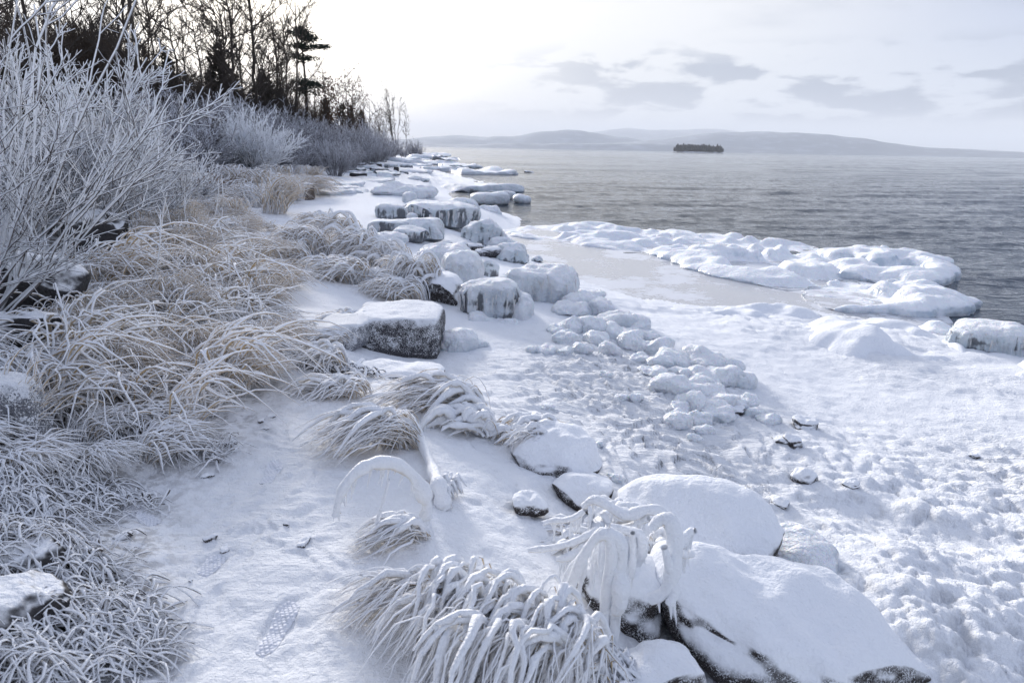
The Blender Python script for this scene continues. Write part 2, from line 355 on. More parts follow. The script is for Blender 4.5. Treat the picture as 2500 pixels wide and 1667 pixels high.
mg, g, b, pos, nz = new_mat('snowy_ground')
lit = g.n('ShaderNodeAttribute', attribute_name='litter').outputs['Fac']
stra = g.n('ShaderNodeAttribute', attribute_name='strata').outputs['Fac']
nA = g.noise(pos, 7.0, 5.0, 0.6); nB = g.noise(pos, 38.0, 4.0, 0.6)
sp = g.m('ADD', nz, g.m('MULTIPLY', g.m('SUBTRACT', nA, 0.5), 0.30)); sp = g.m('ADD', sp, g.m('MULTIPLY', g.m('SUBTRACT', nB, 0.5), 0.34))
bare = g.ss(sp, 0.93, 0.70)
bare = g.m('MULTIPLY', bare, g.m('ADD', 0.25, g.m('MULTIPLY', stra, 0.75)))
soil = g.m('MULTIPLY', g.ss(g.m('ADD', g.noise(pos, 16.0, 5.0, 0.65), g.m('MULTIPLY', g.noise(pos, 2.1, 2.0), 0.3)), 0.60, 0.74), lit)
col = g.mix(g.m('MULTIPLY', bare, 0.85), SNOW, (0.055, 0.05, 0.05))
col = g.mix(g.m('MULTIPLY', soil, 0.8), col, (0.085, 0.065, 0.05))
thin = g.m('MULTIPLY', g.m('MULTIPLY', g.ss(g.noise(g.mapping(pos, (1, 2.4, 1), (0, 0, -0.3)), 2.6, 6.0, 0.7), 0.54, 0.74), stra), 0.22)
col = g.mix(thin, col, (0.20, 0.20, 0.22))
setin(g, b, 'Base Color', col); b.inputs['Roughness'].default_value = 0.8; b.inputs['Specular IOR Level'].default_value = 0.25
strip = g.noise(g.mapping(pos, (2.2, 17.0, 4.0), (0, 0, 0.28)), 2.0, 4.0, 0.6)
hh = g.m('ADD', g.m('MULTIPLY', g.noise(pos, 45.0, 4.0, 0.6), 0.6), g.m('MULTIPLY', g.noise(pos, 190.0, 2.0, 0.5), 0.16))
hh = g.m('ADD', hh, g.m('MULTIPLY', g.m('MULTIPLY', strip, stra), 2.2))
bump(g, b, hh, 0.024, 1.0)

me = mesh_np('snow_ground', np.stack([GX, GY, GZ], -1).reshape(-1, 3), grid_faces(*GX.shape)[:, ::-1], mg)
for nm, arr in (('litter', GLIT), ('strata', GST)):
    at_ = me.attributes.new(nm, 'FLOAT', 'POINT'); at_.data.foreach_set('value', arr.ravel().astype(np.float32))
tag(obj('snow_ground', me), kind='structure')

# ------------------------------------------------------------------ the lake
_t = np.radians(np.concatenate([np.linspace(-32, -16, 20, endpoint=False), np.linspace(-16, 41, 310), np.linspace(43, 80, 20)]))
_rr = np.concatenate([8.5 * (130 / 8.5) ** (np.arange(400) / 400), 130 * (1500 / 130) ** (np.arange(160) / 160), 1500 * (24000 / 1500) ** (np.arange(21) / 20)])
_T, _R = np.meshgrid(_t, _rr); LX, LY = _R * np.sin(_T), _R * np.cos(_T)
def waves(x, y):
    fade = 1.0
    z = 0
    for k, (wl, amp, ang) in enumerate(((2.6, .020, 12), (1.7, .015, 28), (1.15, .011, 4), (0.74, .007, 38), (0.5, .004, 18), (3.9, .018, 22))):
        a = math.radians(ang - 90); w = 0.9 * noise2(x / (wl * 3), y / (wl * 3), 60 + k)
        ph = (x * math.cos(a) + y * math.sin(a)) / wl * 2 * math.pi + w * 3.2
        am = 0.35 + 0.85 * sstep(noise2(x / (wl * 4) + 9, y / (wl * 2.6), 70 + k), -0.5, 0.7)
        z = z + amp * am * ((0.5 + 0.5 * np.sin(ph)) ** 1.6 * 2 - 0.9)
    return z + 0.010 * fbm2(x * 2.3, y * 3.1, 3, 90)
LZ = 1.6 * waves(LX, LY) * (1 - sstep(_R, 45, 125))
for k_, (wl_, am_, an_, ra_, rb_) in enumerate(((5.5, .05, 14, 40, 260), (9.0, .075, 24, 90, 520), (16.0, .11, 8, 180, 1100), (28.0, .15, 18, 350, 1450))):
    a_ = math.radians(an_ - 90); ph_ = (LX * math.cos(a_) + LY * math.sin(a_)) / wl_ * 2 * math.pi + 3.0 * noise2(LX / (wl_ * 2.2), LY / (wl_ * 2.2), 170 + k_)
    LZ = LZ + am_ * np.sin(ph_) * (0.3 + 0.9 * sstep(noise2(LX / (wl_ * 5), LY / (wl_ * 3), 180 + k_), -.5, .6)) * sstep(_R, ra_ * .6, ra_ * 1.4) * (1 - sstep(_R, rb_ * .6, rb_))
HZ = H(LX[:370], LY[:370]); LZ[:370] *= 0.25 + 0.75 * sstep(HZ, -1.0, -1.7)
mw, g, b, pos, nz = new_mat('lake_water')
b.inputs['Base Color'].default_value = (0.020, 0.038, 0.060, 1); b.inputs['Roughness'].default_value = 0.07; b.inputs['IOR'].default_value = 1.333
w1 = g.noise(g.mapping(pos, (0.55, 1.0, 1), (0, 0, -0.32)), 2.6, 4.0, 0.6); w2 = g.noise(g.mapping(pos, (0.6, 1.0, 1), (0, 0, -0.5)), 9.0, 3.0, 0.55)
w3 = g.noise(g.mapping(pos, (0.45, 1.0, 1), (0, 0, -0.35)), 0.42, 4.0, 0.65)
gust = g.ss(g.noise(g.mapping(pos, (0.35, 1.0, 1), (0, 0, -0.2)), 0.045, 4.0, 0.6), 0.35, 0.68, 0.55, 1.25)
bump(g, b, g.m('MULTIPLY', gust, g.m('ADD', g.m('ADD', g.m('MULTIPLY', w1, 0.55), g.m('MULTIPLY', w2, 0.16)), g.m('MULTIPLY', w3, 2.2))), 0.15, 1.0)
me = mesh_np('lake', np.stack([LX, LY, ZW + LZ], -1).reshape(-1, 3), grid_faces(*LX.shape)[:, ::-1], mw)
tag(obj('lake', me), kind='structure')

# ------------------------------------------------------------------ hills across the lake and the wooded island
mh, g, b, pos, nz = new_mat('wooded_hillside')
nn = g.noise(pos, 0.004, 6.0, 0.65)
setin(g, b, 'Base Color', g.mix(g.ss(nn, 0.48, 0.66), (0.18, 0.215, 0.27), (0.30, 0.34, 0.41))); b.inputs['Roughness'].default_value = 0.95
def hills(prof, r0, depth, seed):
    px = np.linspace(prof[0][0], prof[-1][0], 420); py = np.interp(px, [p[0] for p in prof], [p[1] for p in prof])
    k = np.ones(9) / 9; py = np.convolve(np.pad(py, 4, 'edge'), k, 'valid')
    py = py + 1.1 * fbm2(px / 60, px * 0 + seed, 4, seed)
    V = []
    for j in range(14):
        s = j / 13; rr = r0 + depth * s
        prof_h = math.sin(min(s / 0.55, 1.0) * math.pi / 2) ** 1.25 if s < 0.55 else 1 - 0.4 * (s - 0.55) / 0.45
        for i, x in enumerate(px):
            b_ = polar(x, rr); zt = max(top_z(x, py[i], r0 + depth * 0.55), ZW + 1)
            z = ZW - 2 + (zt - ZW + 2) * prof_h * (1 + 0.10 * float(noise2(np.array(x / 45.0 + seed), np.array(s * 5.0), seed)) * (1 - abs(s - 0.55) / 0.55) * (0 if abs(s - 0.55) < 0.03 else 1))
            V.append((b_[0], b_[1], z))
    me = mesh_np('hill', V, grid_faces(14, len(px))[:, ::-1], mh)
    tag(obj('hill', me), kind='structure')
hills([(-300, 340), (500, 338), (850, 345), (1005, 340), (1050, 334), (1110, 329), (1180, 336), (1230, 335), (1300, 326), (1330, 322), (1360, 318.5), (1420, 320), (1480, 329), (1540, 338), (1600, 349), (1660, 358), (1700, 366)], 9000, 2500, 3)
hills([(1250, 365), (1420, 352), (1560, 346), (1640, 336), (1700, 328), (1760, 324), (1850, 322), (1930, 323), (2020, 330), (2100, 339), (2180, 350), (2260, 360), (2330, 363), (2420, 369), (2500, 372), (2800, 382), (3400, 395)], 8200, 2500, 5)
hills([(1150, 352), (1330, 335), (1460, 322), (1535, 311), (1580, 317), (1640, 319), (1690, 314), (1760, 315), (1800, 323), (1900, 334), (2050, 343), (2160, 350), (2250, 362), (2400, 365), (2520, 374), (3000, 385), (3400, 392)], 16000, 4000, 9)
hills([(900, 352), (1200, 352), (1420, 349), (1640, 353), (1760, 358), (1900, 366)], 6500, 900, 12)

mi, g, b, pos, nz = new_mat('island_wood')
setin(g, b, 'Base Color', g.mix(g.ss(g.noise(pos, 0.25, 3.0), 0.4, 0.6), (0.018, 0.022, 0.022), (0.06, 0.06, 0.06))); b.inputs['Roughness'].default_value = 0.95
RI = 2000.0
isl = thing('island', 'small flat-topped island covered in dark trees out on the lake', 'island', polar(1705, RI, ZW))
V = []; F = []
a = polar(1643, RI); c = polar(1768, RI); ax = (c - a)[:2]; wdt = np.linalg.norm(ax); ax = ax / wdt; ay = np.array([-ax[1], ax[0]])
oc = polar(1705, RI)
rr = np.linspace(1, 0, 7); th = np.linspace(0, 2 * math.pi, 48, endpoint=False)
for r_ in rr:
    for t_ in th:
        e = 1 + 0.06 * math.sin(3 * t_ + 1); p = ax * math.cos(t_) * wdt / 2 * r_ * e + ay * math.sin(t_) * 38 * r_ * e
        V.append((p[0], p[1], -1 + 5.0 * (1 - r_ ** 8)))
m_cliff = mat_frosted('island_cliff', (0.10, 0.10, 0.10), (0.2, 0.2, 0.2), 0.5, 0.9, 0.5, 0.3)
obj('rock_base', mesh_np('rock_base', V, grid_faces(7, 48, True), m_cliff), isl)
r2 = np.random.default_rng(5); V = []; F = []
for i in range(420):
    t_ = r2.uniform(0, 2 * math.pi); q = math.sqrt(r2.uniform(0, 0.93)); u = math.cos(t_) * q; v = math.sin(t_) * q
    p = ax * u * wdt / 2 + ay * v * 38; hgt = (13.2 + 3.2 * r2.normal()) * (1 - 0.5 * abs(u) ** 8) - 1.5 * u; wd = r2.uniform(2.2, 3.6)
    base = len(V); n = 6
    for k, (zz, ww) in enumerate(((3.0, .5), (6.5, 1.0), (hgt * .75 + 2, .85), (hgt + 3, .25))):
        for j in range(n):
            aa = j * 2 * math.pi / n + k * .5; w_ = wd * ww * r2.uniform(.7, 1.25); V.append((p[0] + w_ * math.cos(aa), p[1] + w_ * math.sin(aa), zz + r2.uniform(-.8, .8)))
    for k in range(3):
        for j in range(n): F.append((base + k * n + j, base + k * n + (j + 1) % n, base + (k + 1) * n + (j + 1) % n, base + (k + 1) * n + j))
tag(obj('tree_cover', mesh_np('tree_cover', V, F, mi, False), isl), kind='stuff')

# low hazy air over the lake
hz = bpy.data.materials.new('haze_air'); hz.use_nodes = True; hz.node_tree.nodes.clear(); g = G(hz.node_tree)
pv = g.n('ShaderNodeVolumePrincipled', {'Color': (0.88, 0.93, 1.0, 1), 'Density': 0.00009, 'Anisotropy': 0.0})
hz.node_tree.links.new(pv.outputs[0], g.n('ShaderNodeOutputMaterial').inputs['Volume'])
X0, X1, Y0_, Y1, Z0_, Z1 = -26000, 26000, -400, 27000, -4.2, 760
V = [(x, y, z) for z in (Z0_, Z1) for (x, y) in ((X0, Y0_), (X1, Y0_), (X1, Y1), (X0, Y1))]
F = [(3, 2, 1, 0), (4, 5, 6, 7), (0, 1, 5, 4), (1, 2, 6, 5), (2, 3, 7, 6), (3, 0, 4, 7)]
tag(obj('haze', mesh_np('haze', V, F, hz, False)), 'pale cold haze over the lake and hills', None, None, 'stuff')
# ------------------------------------------------------------------ rocks, ledges, ice
M_SNOWROCK = mat_frosted('snow_capped_rock', ROCK, (0.055, 0.045, 0.04), 0.0, 0.42, 0.35, 30.0, rough=0.8, bscale=38.0, bdist=0.014, speck=0.5, speck_scale=150.0)
M_RIMEROCK = mat_frosted('rime_streaked_rock', (0.05, 0.05, 0.055), (0.085, 0.08, 0.085), 0.35, 0.8, 0.6, 18.0, rough=0.8, bscale=45.0, bdist=0.02, speck=0.45, speck_scale=120.0)
M_DARKROCK = mat_frosted('dusted_dark_rock', (0.028, 0.027, 0.03), (0.06, 0.057, 0.058), 0.55, 0.92, 0.55, 14.0, rough=0.75, bscale=35.0, bdist=0.02)
M_BROWNROCK = mat_frosted('brown_block_rock', (0.09, 0.07, 0.055), (0.14, 0.11, 0.09), 0.5, 0.8, 0.5, 14.0, rough=0.8, bscale=30.0, bdist=0.02)
M_PALEROCK = mat_frosted('pale_frosted_rock', (0.16, 0.165, 0.19), (0.26, 0.265, 0.29), 0.25, 0.75, 0.9, 20.0, rough=0.8, bscale=70.0, bdist=0.02, speck=0.8, speck_scale=110.0)
M_ICE = mat_ice('milky_shore_ice', (0.66, 0.70, 0.74), (0.79, 0.81, 0.84), 0.28, bscale=9.0, bdist=0.07)
M_SHELF = mat_ice('glazed_shelf_ice', (0.50, 0.57, 0.64), (0.76, 0.79, 0.83), 0.2, bscale=5.0, bdist=0.05)
M_ICEROCK = mat_ice('ice_over_rock', (0.58, 0.64, 0.68), (0.74, 0.77, 0.80), 0.3, (0.075, 0.08, 0.09), -0.28, 0.18, bscale=12.0, bdist=0.06)
M_ICEDROCK2 = mat_ice('ice_over_dark_rock', (0.55, 0.60, 0.65), (0.74, 0.77, 0.80), 0.35, (0.04, 0.042, 0.05), -0.08, 0.45, bscale=16.0, bdist=0.05)


def ico(sub):
    import bmesh
    bm = bmesh.new(); bmesh.ops.create_icosphere(bm, subdivisions=sub, radius=1.0)
    V = np.array([v.co[:] for v in bm.verts]); F = np.array([[v.index for v in f.verts] for f in bm.faces]); bm.free(); return V, F
ICO = {k: ico(k) for k in (2, 3, 4, 5, 6)}


ICEV = [None]
def rock_verts(sub, w, d, h, sq=2.6, seed=0, rough=0.10, drips=0.0, tilt=0.0, strata=0.0, cuts=7, skirt=0.0):
    """superellipsoid body, uneven, with optional icicle flutes, bedding and a spread foot; base at z=0"""
    V, F = ICO[sub]; D = V.copy(); ICEV[0] = None
    sqv = (np.abs(V[:, 0]) ** sq + np.abs(V[:, 1]) ** sq) ** (1 / sq); k = (sqv ** sq + np.abs(V[:, 2]) ** sq) ** (-1 / sq)
    V = V * k[:, None]
    P = V * np.array([w / 2, d / 2, h / 2]); s = (w * d * h) ** (1 / 3)
    N = D / np.array([w, d, h]); N /= np.linalg.norm(N, axis=1)[:, None]
    rs = np.random.default_rng(seed + 900)
    for _ in range(cuts):                        # flat fractured faces
        nk = rs.normal(size=3); nk[2] *= .6; nk /= np.linalg.norm(nk); ex = P @ nk; tt = ex - ex.max() * rs.uniform(.62, .92); P = P - nk[None] * (np.clip(tt, 0, None) * .85)[:, None]
    lump = fbm3(P / s * 1.6 + seed * 3.7, 4, seed, 0.5)
    P = P + N * (lump * rough * s)[:, None]
    side = np.clip(1 - np.abs(V[:, 2]) ** 2, 0, 1) * 0.6 + 0.4 * np.clip(-V[:, 2], 0, 1)
    if drips:
        per = np.arctan2(P[:, 1], P[:, 0]) * (w + d) / 4
        sp_ = max(0.055, 0.085 * w)
        fl = 1 - np.abs(noise3(np.stack([per / sp_, P[:, 2] / 1.2, per * 0 + seed], -1), seed + 3)) * 1.8
        fl2 = 1 - np.abs(noise3(np.stack([per / (sp_ * .37), P[:, 2] / 0.6, per * 0 + seed], -1), seed + 4)) * 1.8
        ICEV[0] = 0.5 + 0.5 * np.clip(fl * .65 + fl2 * .35, -1, 1)
        P[:, :2] += N[:, :2] * ((fl * 0.7 + fl2 * 0.3) * drips * 1.3 * side)[:, None]
    if strata:
        lay = noise3(np.stack([P[:, 0] * 0.6, P[:, 1] * 0.6, P[:, 2] / max(h, .05) * 7], -1) + seed, seed + 6)
        P[:, :2] += N[:, :2] * (lay * strata * side)[:, None]
    if skirt:
        lowk = np.clip(-V[:, 2], 0, 1) ** 2; P[:, :2] *= (1 + skirt * lowk)[:, None]
    P[:, 2] += h / 2
    P[:, 2] += tilt * P[:, 0]
    P[:, 2] = np.where(P[:, 2] < -0.12, -0.12, P[:, 2])
    return P, F


PEND = []
def rock(name, label, cat, px, py, wpx, hpx, dr, mat, sub=4, sq=2.6, rz=0.0, group=None, base_z=None, sink=0.15, seed=None, icicles=0, **kw):
    """px,py: foot of the visible front in the photograph; wpx,hpx: visible width and front height; dr: depth as a share of the width"""
    p = gp(px, py) if base_z is None else at(px, py, base_z)
    dist = float(np.dot(p - np.array([0, 0, CAM_Z]), CF)); w = wpx / FPX * dist; h = hpx / FPX * dist * 1.04; d = w * dr
    hz_ = p[:2] / np.linalg.norm(p[:2]); c = p[:2] + hz_ * d / 2
    seed = seed if seed is not None else int(px * 7 + py) % 997
    if mat is M_ICE: kw.setdefault('cuts', 0)
    if mat in (M_ICEROCK, M_ICEDROCK2): kw.setdefault('cuts', 3)
    h2 = h * (1 + sink)
    V, F = rock_verts(sub, w, d, h2, sq, seed, **kw)
    az = -math.atan2(hz_[0], hz_[1])
    z0 = p[2] - h * sink
    me = mesh_np(name, V, F, mat)
    if mat in (M_ICEROCK, M_ICEDROCK2):
        a_ = me.attributes.new('ice', 'FLOAT', 'POINT'); a_.data.foreach_set('value', (np.full(len(V), .5) if ICEV[0] is None else ICEV[0]).astype(np.float32))
    o = obj(name, me, None, (c[0], c[1], z0), az + rz)
    if icicles:                                  # a fringe hanging from the rim
        rr = np.random.default_rng(seed + 5); cand = np.where((V[:, 2] > h2 * .62) & (V[:, 2] < h2 * .9) & (np.hypot(V[:, 0] / w, V[:, 1] / d) > .40))[0]; ii = rr.choice(cand, icicles)
        b0 = V[ii] * np.array([1.01, 1.01, 1]); ln = rr.uniform(.12, .55, icicles) ** 1.3 * h * 1.2; s_ = np.linspace(0, 1, 6)
        Q = b0[:, None] + s_[None, :, None] * np.stack([rr.normal(0, .01, icicles), rr.normal(0, .01, icicles), -ln], 1)[:, None]
        R_ = np.maximum(.012, w * .014) * rr.uniform(.6, 1.4, icicles)[:, None] * (1 - .85 * s_)[None]
        PEND.append((o, Q, R_))
    return tag(o, label, cat, group)

# foreground boulders
rock('boulder', 'big smooth snow-covered boulder with dark speckled underside beside slush ice', 'boulder', 1900, 1735, 720, 190, .62, M_SNOWROCK, 6, 2.9, rz=.36, base_z=-.52, sink=.2, seed=11, rough=.09, tilt=-.32, cuts=3)
rock('boulder', 'large domed snow boulder behind the icicle-hung stems', 'boulder', 1685, 1470, 480, 215, .75, M_SNOWROCK, 6, 2.3, base_z=-.50, sink=.4, seed=4, rough=.08, cuts=3)
rock('boulder', 'small rounded icy shoulder of rock against the large domed boulder', 'boulder', 1935, 1450, 190, 95, 1.1, M_ICE, 5, 2.3, base_z=-.60, sink=.3, seed=9, rough=.07, drips=.004)
rock('boulder', 'low snow-topped boulder wedged below the big smooth boulder', 'boulder', 1570, 1800, 300, 150, .75, M_SNOWROCK, 5, 2.6, base_z=-.40, sink=.2, seed=23, rough=.09, rz=.3)
rock('boulder', 'steep dark rock under the hanging icicles and stems', 'boulder', 1500, 1590, 210, 190, .9, M_SNOWROCK, 5, 3.0, base_z=-.42, sink=.25, seed=31, rough=.10, rz=-.2)
rock('boulder', 'rounded snowy boulder with a small ice crust on its top', 'boulder', 1350, 1190, 270, 95, .8, M_SNOWROCK, 5, 2.4, base_z=-.30, sink=.3, seed=17, rough=.08)
rock('boulder', 'low snowy boulder in front of the one with the ice crust', 'boulder', 1420, 1262, 175, 62, .9, M_SNOWROCK, 5, 2.4, base_z=-.30, sink=.3, seed=19, rough=.09)
rock('boulder', 'knobbly frosted stone half buried beside the stems', 'boulder', 1290, 1262, 90, 40, .9, M_SNOWROCK, 4, 2.4, base_z=-.16, sink=.3, seed=20, rough=.12)

# the squared ledge block beside the path and the slabs round it
LB = gp(972, 878); 
rock('ledge_block', 'squared rock block with dark rime-streaked face and flat snowy top', 'rock', 978, 882, 225, 90, 1.35, M_RIMEROCK, 6, 9.0, rz=-.16, base_z=-.36, sink=.12, seed=41, rough=.035)
rock('ledge_block', 'frosted slanting rock between the squared block and the path', 'rock', 835, 862, 150, 52, 1.6, M_PALEROCK, 5, 5.0, rz=-.5, base_z=-.16, sink=.3, seed=43, rough=.05, tilt=.12)
rock('stone_slab', 'low snow-covered slab in front of the squared block', 'slab', 965, 935, 250, 26, .5, M_SNOWROCK, 5, 4.5, rz=-.22, base_z=-.20, sink=.6, seed=45, rough=.05)
rock('stone_slab', 'thin frosted slab lying at the edge of the path by dark cracks', 'slab', 720, 868, 95, 15, .8, M_PALEROCK, 4, 4.5, rz=-.3, base_z=-.01, sink=.7, seed=46, rough=.05)
rock('stone_slab', 'small flat slab between path edge and slanting rock', 'slab', 790, 872, 80, 18, .8, M_PALEROCK, 4, 4.5, rz=.3, base_z=-.03, sink=.7, seed=47, rough=.05)
rock('ice_mound', 'smooth rounded mound of ice at the right of the squared block', 'ice', 1115, 860, 110, 42, .9, M_ICE, 5, 2.3, base_z=-.36, sink=.4, seed=48, rough=.09)
rock('ice_mound', 'small lump of ice trailing from the rounded ice mound', 'ice', 1170, 850, 50, 14, .8, M_ICE, 4, 2.3, base_z=-.37, sink=.4, seed=49, rough=.12)

# dark fronted boulders hung with ice
rock('boulder', 'dark-fronted boulder with snow cap under the iced grass', 'boulder', 1085, 764, 95, 76, 1.5, M_SNOWROCK, 5, 3.6, base_z=-.44, sink=.1, seed=51, rough=.07, rz=.1, icicles=14)
rock('boulder', 'block-shaped boulder with icicles over its dark rime-mottled face', 'boulder', 1195, 790, 150, 96, .95, M_ICEDROCK2, 6, 3.4, base_z=-.46, sink=.1, seed=52, rough=.07, drips=.035, skirt=.10, icicles=60)
rock('ice_mound', 'ice skirt spreading from the foot of the icicle-hung boulder', 'ice', 1268, 792, 75, 75, 1.2, M_ICE, 5, 2.0, base_z=-.48, sink=.2, seed=53, rough=.12, drips=.03, skirt=.5)
rock('ice_mound', 'flat crusty ice at the foot of the icicle-hung boulder', 'ice', 1195, 806, 150, 24, .5, M_ICE, 5, 2.2, base_z=-.47, sink=.4, seed=54, rough=.18)
IB = [  # iced boulders along the water, photo foot, size, look
    (1318, 738, 168, 74, .9, 3.2, .05, 'large dome of clear ice over a boulder beside the frozen pool', 'ice'),
    (1255, 724, 118, 42, .6, 2.8, .02, 'dark-mottled iced rock under the large ice dome', 'rock'),
    (1262, 700, 72, 34, .9, 2.2, .01, 'ball of ice sitting on the dark-mottled iced rock', 'ice'),
    (1262, 740, 82, 16, .7, 2.4, .01, 'thin frosted slab at the foot of the dark-mottled iced rock', 'rime'),
    (1130, 694, 105, 66, 1.1, 2.5, .015, 'rippled ice dome behind the dark-fronted boulder', 'ice'),
    (1192, 676, 50, 36, .9, 2.3, .01, 'small dark-flecked iced stone beside the rippled ice dome', 'rock'),
    (1090, 652, 130, 46, .9, 2.4, .02, 'long sloping ice hump above the rippled ice dome', 'ice'),
    (1040, 690, 90, 26, 1.1, 2.4, .02, 'sloping iced rock behind the drooping iced grass', 'ice'),
    (1250, 642, 92, 42, .9, 2.3, .02, 'dark-flecked iced boulder at the edge of the frozen pool', 'rock'),
    (1226, 622, 76, 36, .9, 2.4, .02, 'round ice-coated boulder behind the dark-flecked one', 'ice'),
    (1183, 600, 112, 58, .8, 2.9, .045, 'big ice-curtained boulder standing at the water', 'rock'),
    (1200, 629, 68, 22, .7, 3.2, .008, 'flat frosted stone below the big ice-curtained boulder', 'rime'),
    (1155, 612, 60, 14, .7, 3.2, .006, 'thin flat frosted stone beside dark gravel', 'rime'),
    (1120, 612, 46, 18, .7, 3.2, .006, 'rime-covered dark stone left of the flat stones', 'rime'),
    (1178, 626, 52, 13, .7, 3.2, .006, 'thin stone between two flat frosted stones', 'rime'),
    (1080, 604, 52, 12, .7, 3.2, .006, 'low dark stone edged with rime near the iced ledges', 'rime'),
    (1310, 640, 30, 12, .9, 2.4, .01, 'small ice-capped stone on the pool ice', 'rock'),
    (1425, 730, 110, 16, .6, 2.4, .01, 'low icy crust beside the large ice dome', 'ice'),
]
for (a, b_, w_, h_, dr, sq, dp, lb, kd) in IB:
    rock('boulder' if kd != 'rime' else 'flat_stone', lb, 'boulder' if kd != 'rime' else 'stone', a, b_, w_, h_, dr, {'ice': M_ICE, 'rock': M_ICEROCK, 'rime': M_RIMEROCK}[kd], 5 if w_ > 70 else 4, sq, sink=.35, rough=.11, drips=dp * 1.3, icicles=0 if kd == 'rime' or w_ < 75 else int(w_ / 3))

# ledges with ice curtains
rock('ice_ledge', 'long rock ledge with a thick fluted ice curtain hanging to the water', 'ledge', 1075, 556, 185, 52, 1.15, M_ICEROCK, 6, 4.0, rz=.12, sink=.15, seed=61, rough=.05, drips=.10, icicles=90)
rock('ice_ledge', 'ice-draped end of the long ledge bulging over the water', 'ledge', 1130, 553, 75, 62, 1.2, M_ICE, 5, 2.8, sink=.2, seed=62, rough=.06, drips=.10, icicles=30)
rock('ice_ledge', 'second ledge below the long one with fringed ice edge', 'ledge', 1030, 588, 120, 46, .95, M_ICEROCK, 6, 3.6, rz=.1, sink=.15, seed=63, rough=.05, drips=.06, icicles=60)
rock('ice_ledge', 'dark-fronted ledge step beside the second ledge', 'ledge', 965, 575, 130, 30, .8, M_ICEDROCK2, 5, 4.0, rz=-.08, sink=.15, seed=64, rough=.05, drips=.03, icicles=40)
rock('ice_ledge', 'squat iced ledge corner with a notch below the snowy flat', 'ledge', 955, 537, 72, 34, 1.0, M_ICEDROCK2, 5, 4.0, rz=.15, sink=.15, seed=65, rough=.06, drips=.04)
rock('ice_ledge', 'lower fringed ledge end above the gravel', 'ledge', 1000, 593, 95, 34, .9, M_ICEDROCK2, 5, 3.2, sink=.15, seed=66, rough=.07, drips=.05, icicles=30)
rock('ice_ledge', 'snowy rounded step beside the drooping iced grass', 'ledge', 955, 598, 90, 24, .8, M_ICE, 5, 3.2, sink=.2, seed=67, rough=.06, drips=.02)
rock('ice_ledge', 'snowy iced bank between the ledge and the long slab', 'ledge', 985, 480, 165, 22, .7, M_ICE, 5, 2.8, sink=.3, seed=68, rough=.10, drips=.08)
rock('ice_mound', 'knob of ice on the ledge above the ice curtain', 'ice', 1000, 497, 36, 26, .9, M_ICE, 4, 2.2, sink=.3, seed=69, rough=.08)
rock('ice_mound', 'small ice hump on the ledge top', 'ice', 1005, 537, 26, 15, .9, M_ICE, 4, 2.2, base_z=-.12, sink=.3, seed=70, rough=.08)
rock('ice_slab', 'heap of broken ice on a dark slab reaching into the lake', 'ice', 1190, 538, 70, 30, .9, M_ICE, 5, 2.2, base_z=ZW, sink=.3, seed=71, rough=.16)
rock('ice_slab', 'long ice-edged slab reaching out into the lake', 'slab', 1175, 470, 215, 17, .55, M_ICEROCK, 5, 3.6, rz=.06, base_z=ZW, sink=.3, seed=72, rough=.05, drips=.06)
rock('ice_slab', 'thick white ice block lying in the water', 'ice', 1195, 500, 98, 28, .6, M_ICE, 5, 3.2, rz=.06, base_z=ZW, sink=.1, seed=73, rough=.05, drips=.05)
rock('ice_slab', 'ice-covered rock behind the thick white ice block', 'ice', 1240, 487, 46, 18, .7, M_ICE, 4, 3.0, base_z=ZW, sink=.2, seed=74, rough=.08)
rock('ice_mound', 'small round ice-covered rock in the water', 'ice', 1274, 497, 47, 20, .8, M_ICE, 4, 2.2, base_z=ZW, sink=.2, seed=75, rough=.07)
rock('ice_slab', 'low ice slab with dark lower edge on the flat shore', 'slab', 960, 460, 80, 7, .5, M_ICEROCK, 4, 4.0, sink=.4, seed=76, rough=.04)
rock('drift_rock', 'dark rock just breaking the lake surface', 'rock', 1292, 423, 30, 5, .6, M_DARKROCK, 3, 2.4, base_z=ZW, sink=.5, seed=77, rough=.12)

# far slabs and blocks along the shore
FS = [(1160, 425, 110, 10), (1095, 418, 60, 9), (1120, 409, 60, 9), (1060, 401, 50, 8), (1090, 390, 45, 4), (1045, 385, 60, 7), (1000, 398, 42, 5), (965, 393, 70, 5), (1020, 405, 40, 5), (1075, 380, 36, 5), (1040, 376, 40, 3), (985, 378, 50, 4), (1005, 387, 30, 3),
      (1000, 420, 70, 4), (935, 425, 60, 6), (1045, 412, 30, 7), (1012, 437, 24, 7), (1032, 440, 26, 6), (905, 443, 70, 6), (850, 452, 55, 7), (820, 462, 60, 8), (830, 476, 60, 9), (790, 455, 40, 6), (870, 470, 40, 5), (900, 410, 40, 4), (950, 404, 40, 6)]
for i, (a, b_, w_, h_) in enumerate(FS):
    rock('shore_slab', 'low flat ice-crusted slab on the far stretch of shore', 'slab', a, b_ + 2, w_ * 1.6, h_ * .75 + 1, 1.7, (M_ICE, M_ICE, M_ICEROCK)[i % 3], 4, 4.5, rz=random.Random(i).uniform(-.3, .3), group='ice-crusted slabs along the far shore', sink=.8, rough=.09, drips=.05, cuts=5)
FB = [(992, 414, 32, 14), (968, 416, 14, 9), (955, 410, 30, 11), (935, 418, 30, 7), (915, 418, 26, 8), (900, 412, 30, 8), (912, 405, 24, 8), (880, 405, 30, 7), (868, 400, 24, 6), (855, 410, 30, 7), (845, 404, 28, 6), (880, 416, 30, 6), (895, 428, 34, 9), (875, 432, 40, 10), (860, 424, 34, 8), (905, 432, 24, 9), (922, 407, 20, 8), (945, 422, 24, 6), (985, 424, 24, 7), (850, 416, 24, 6)]
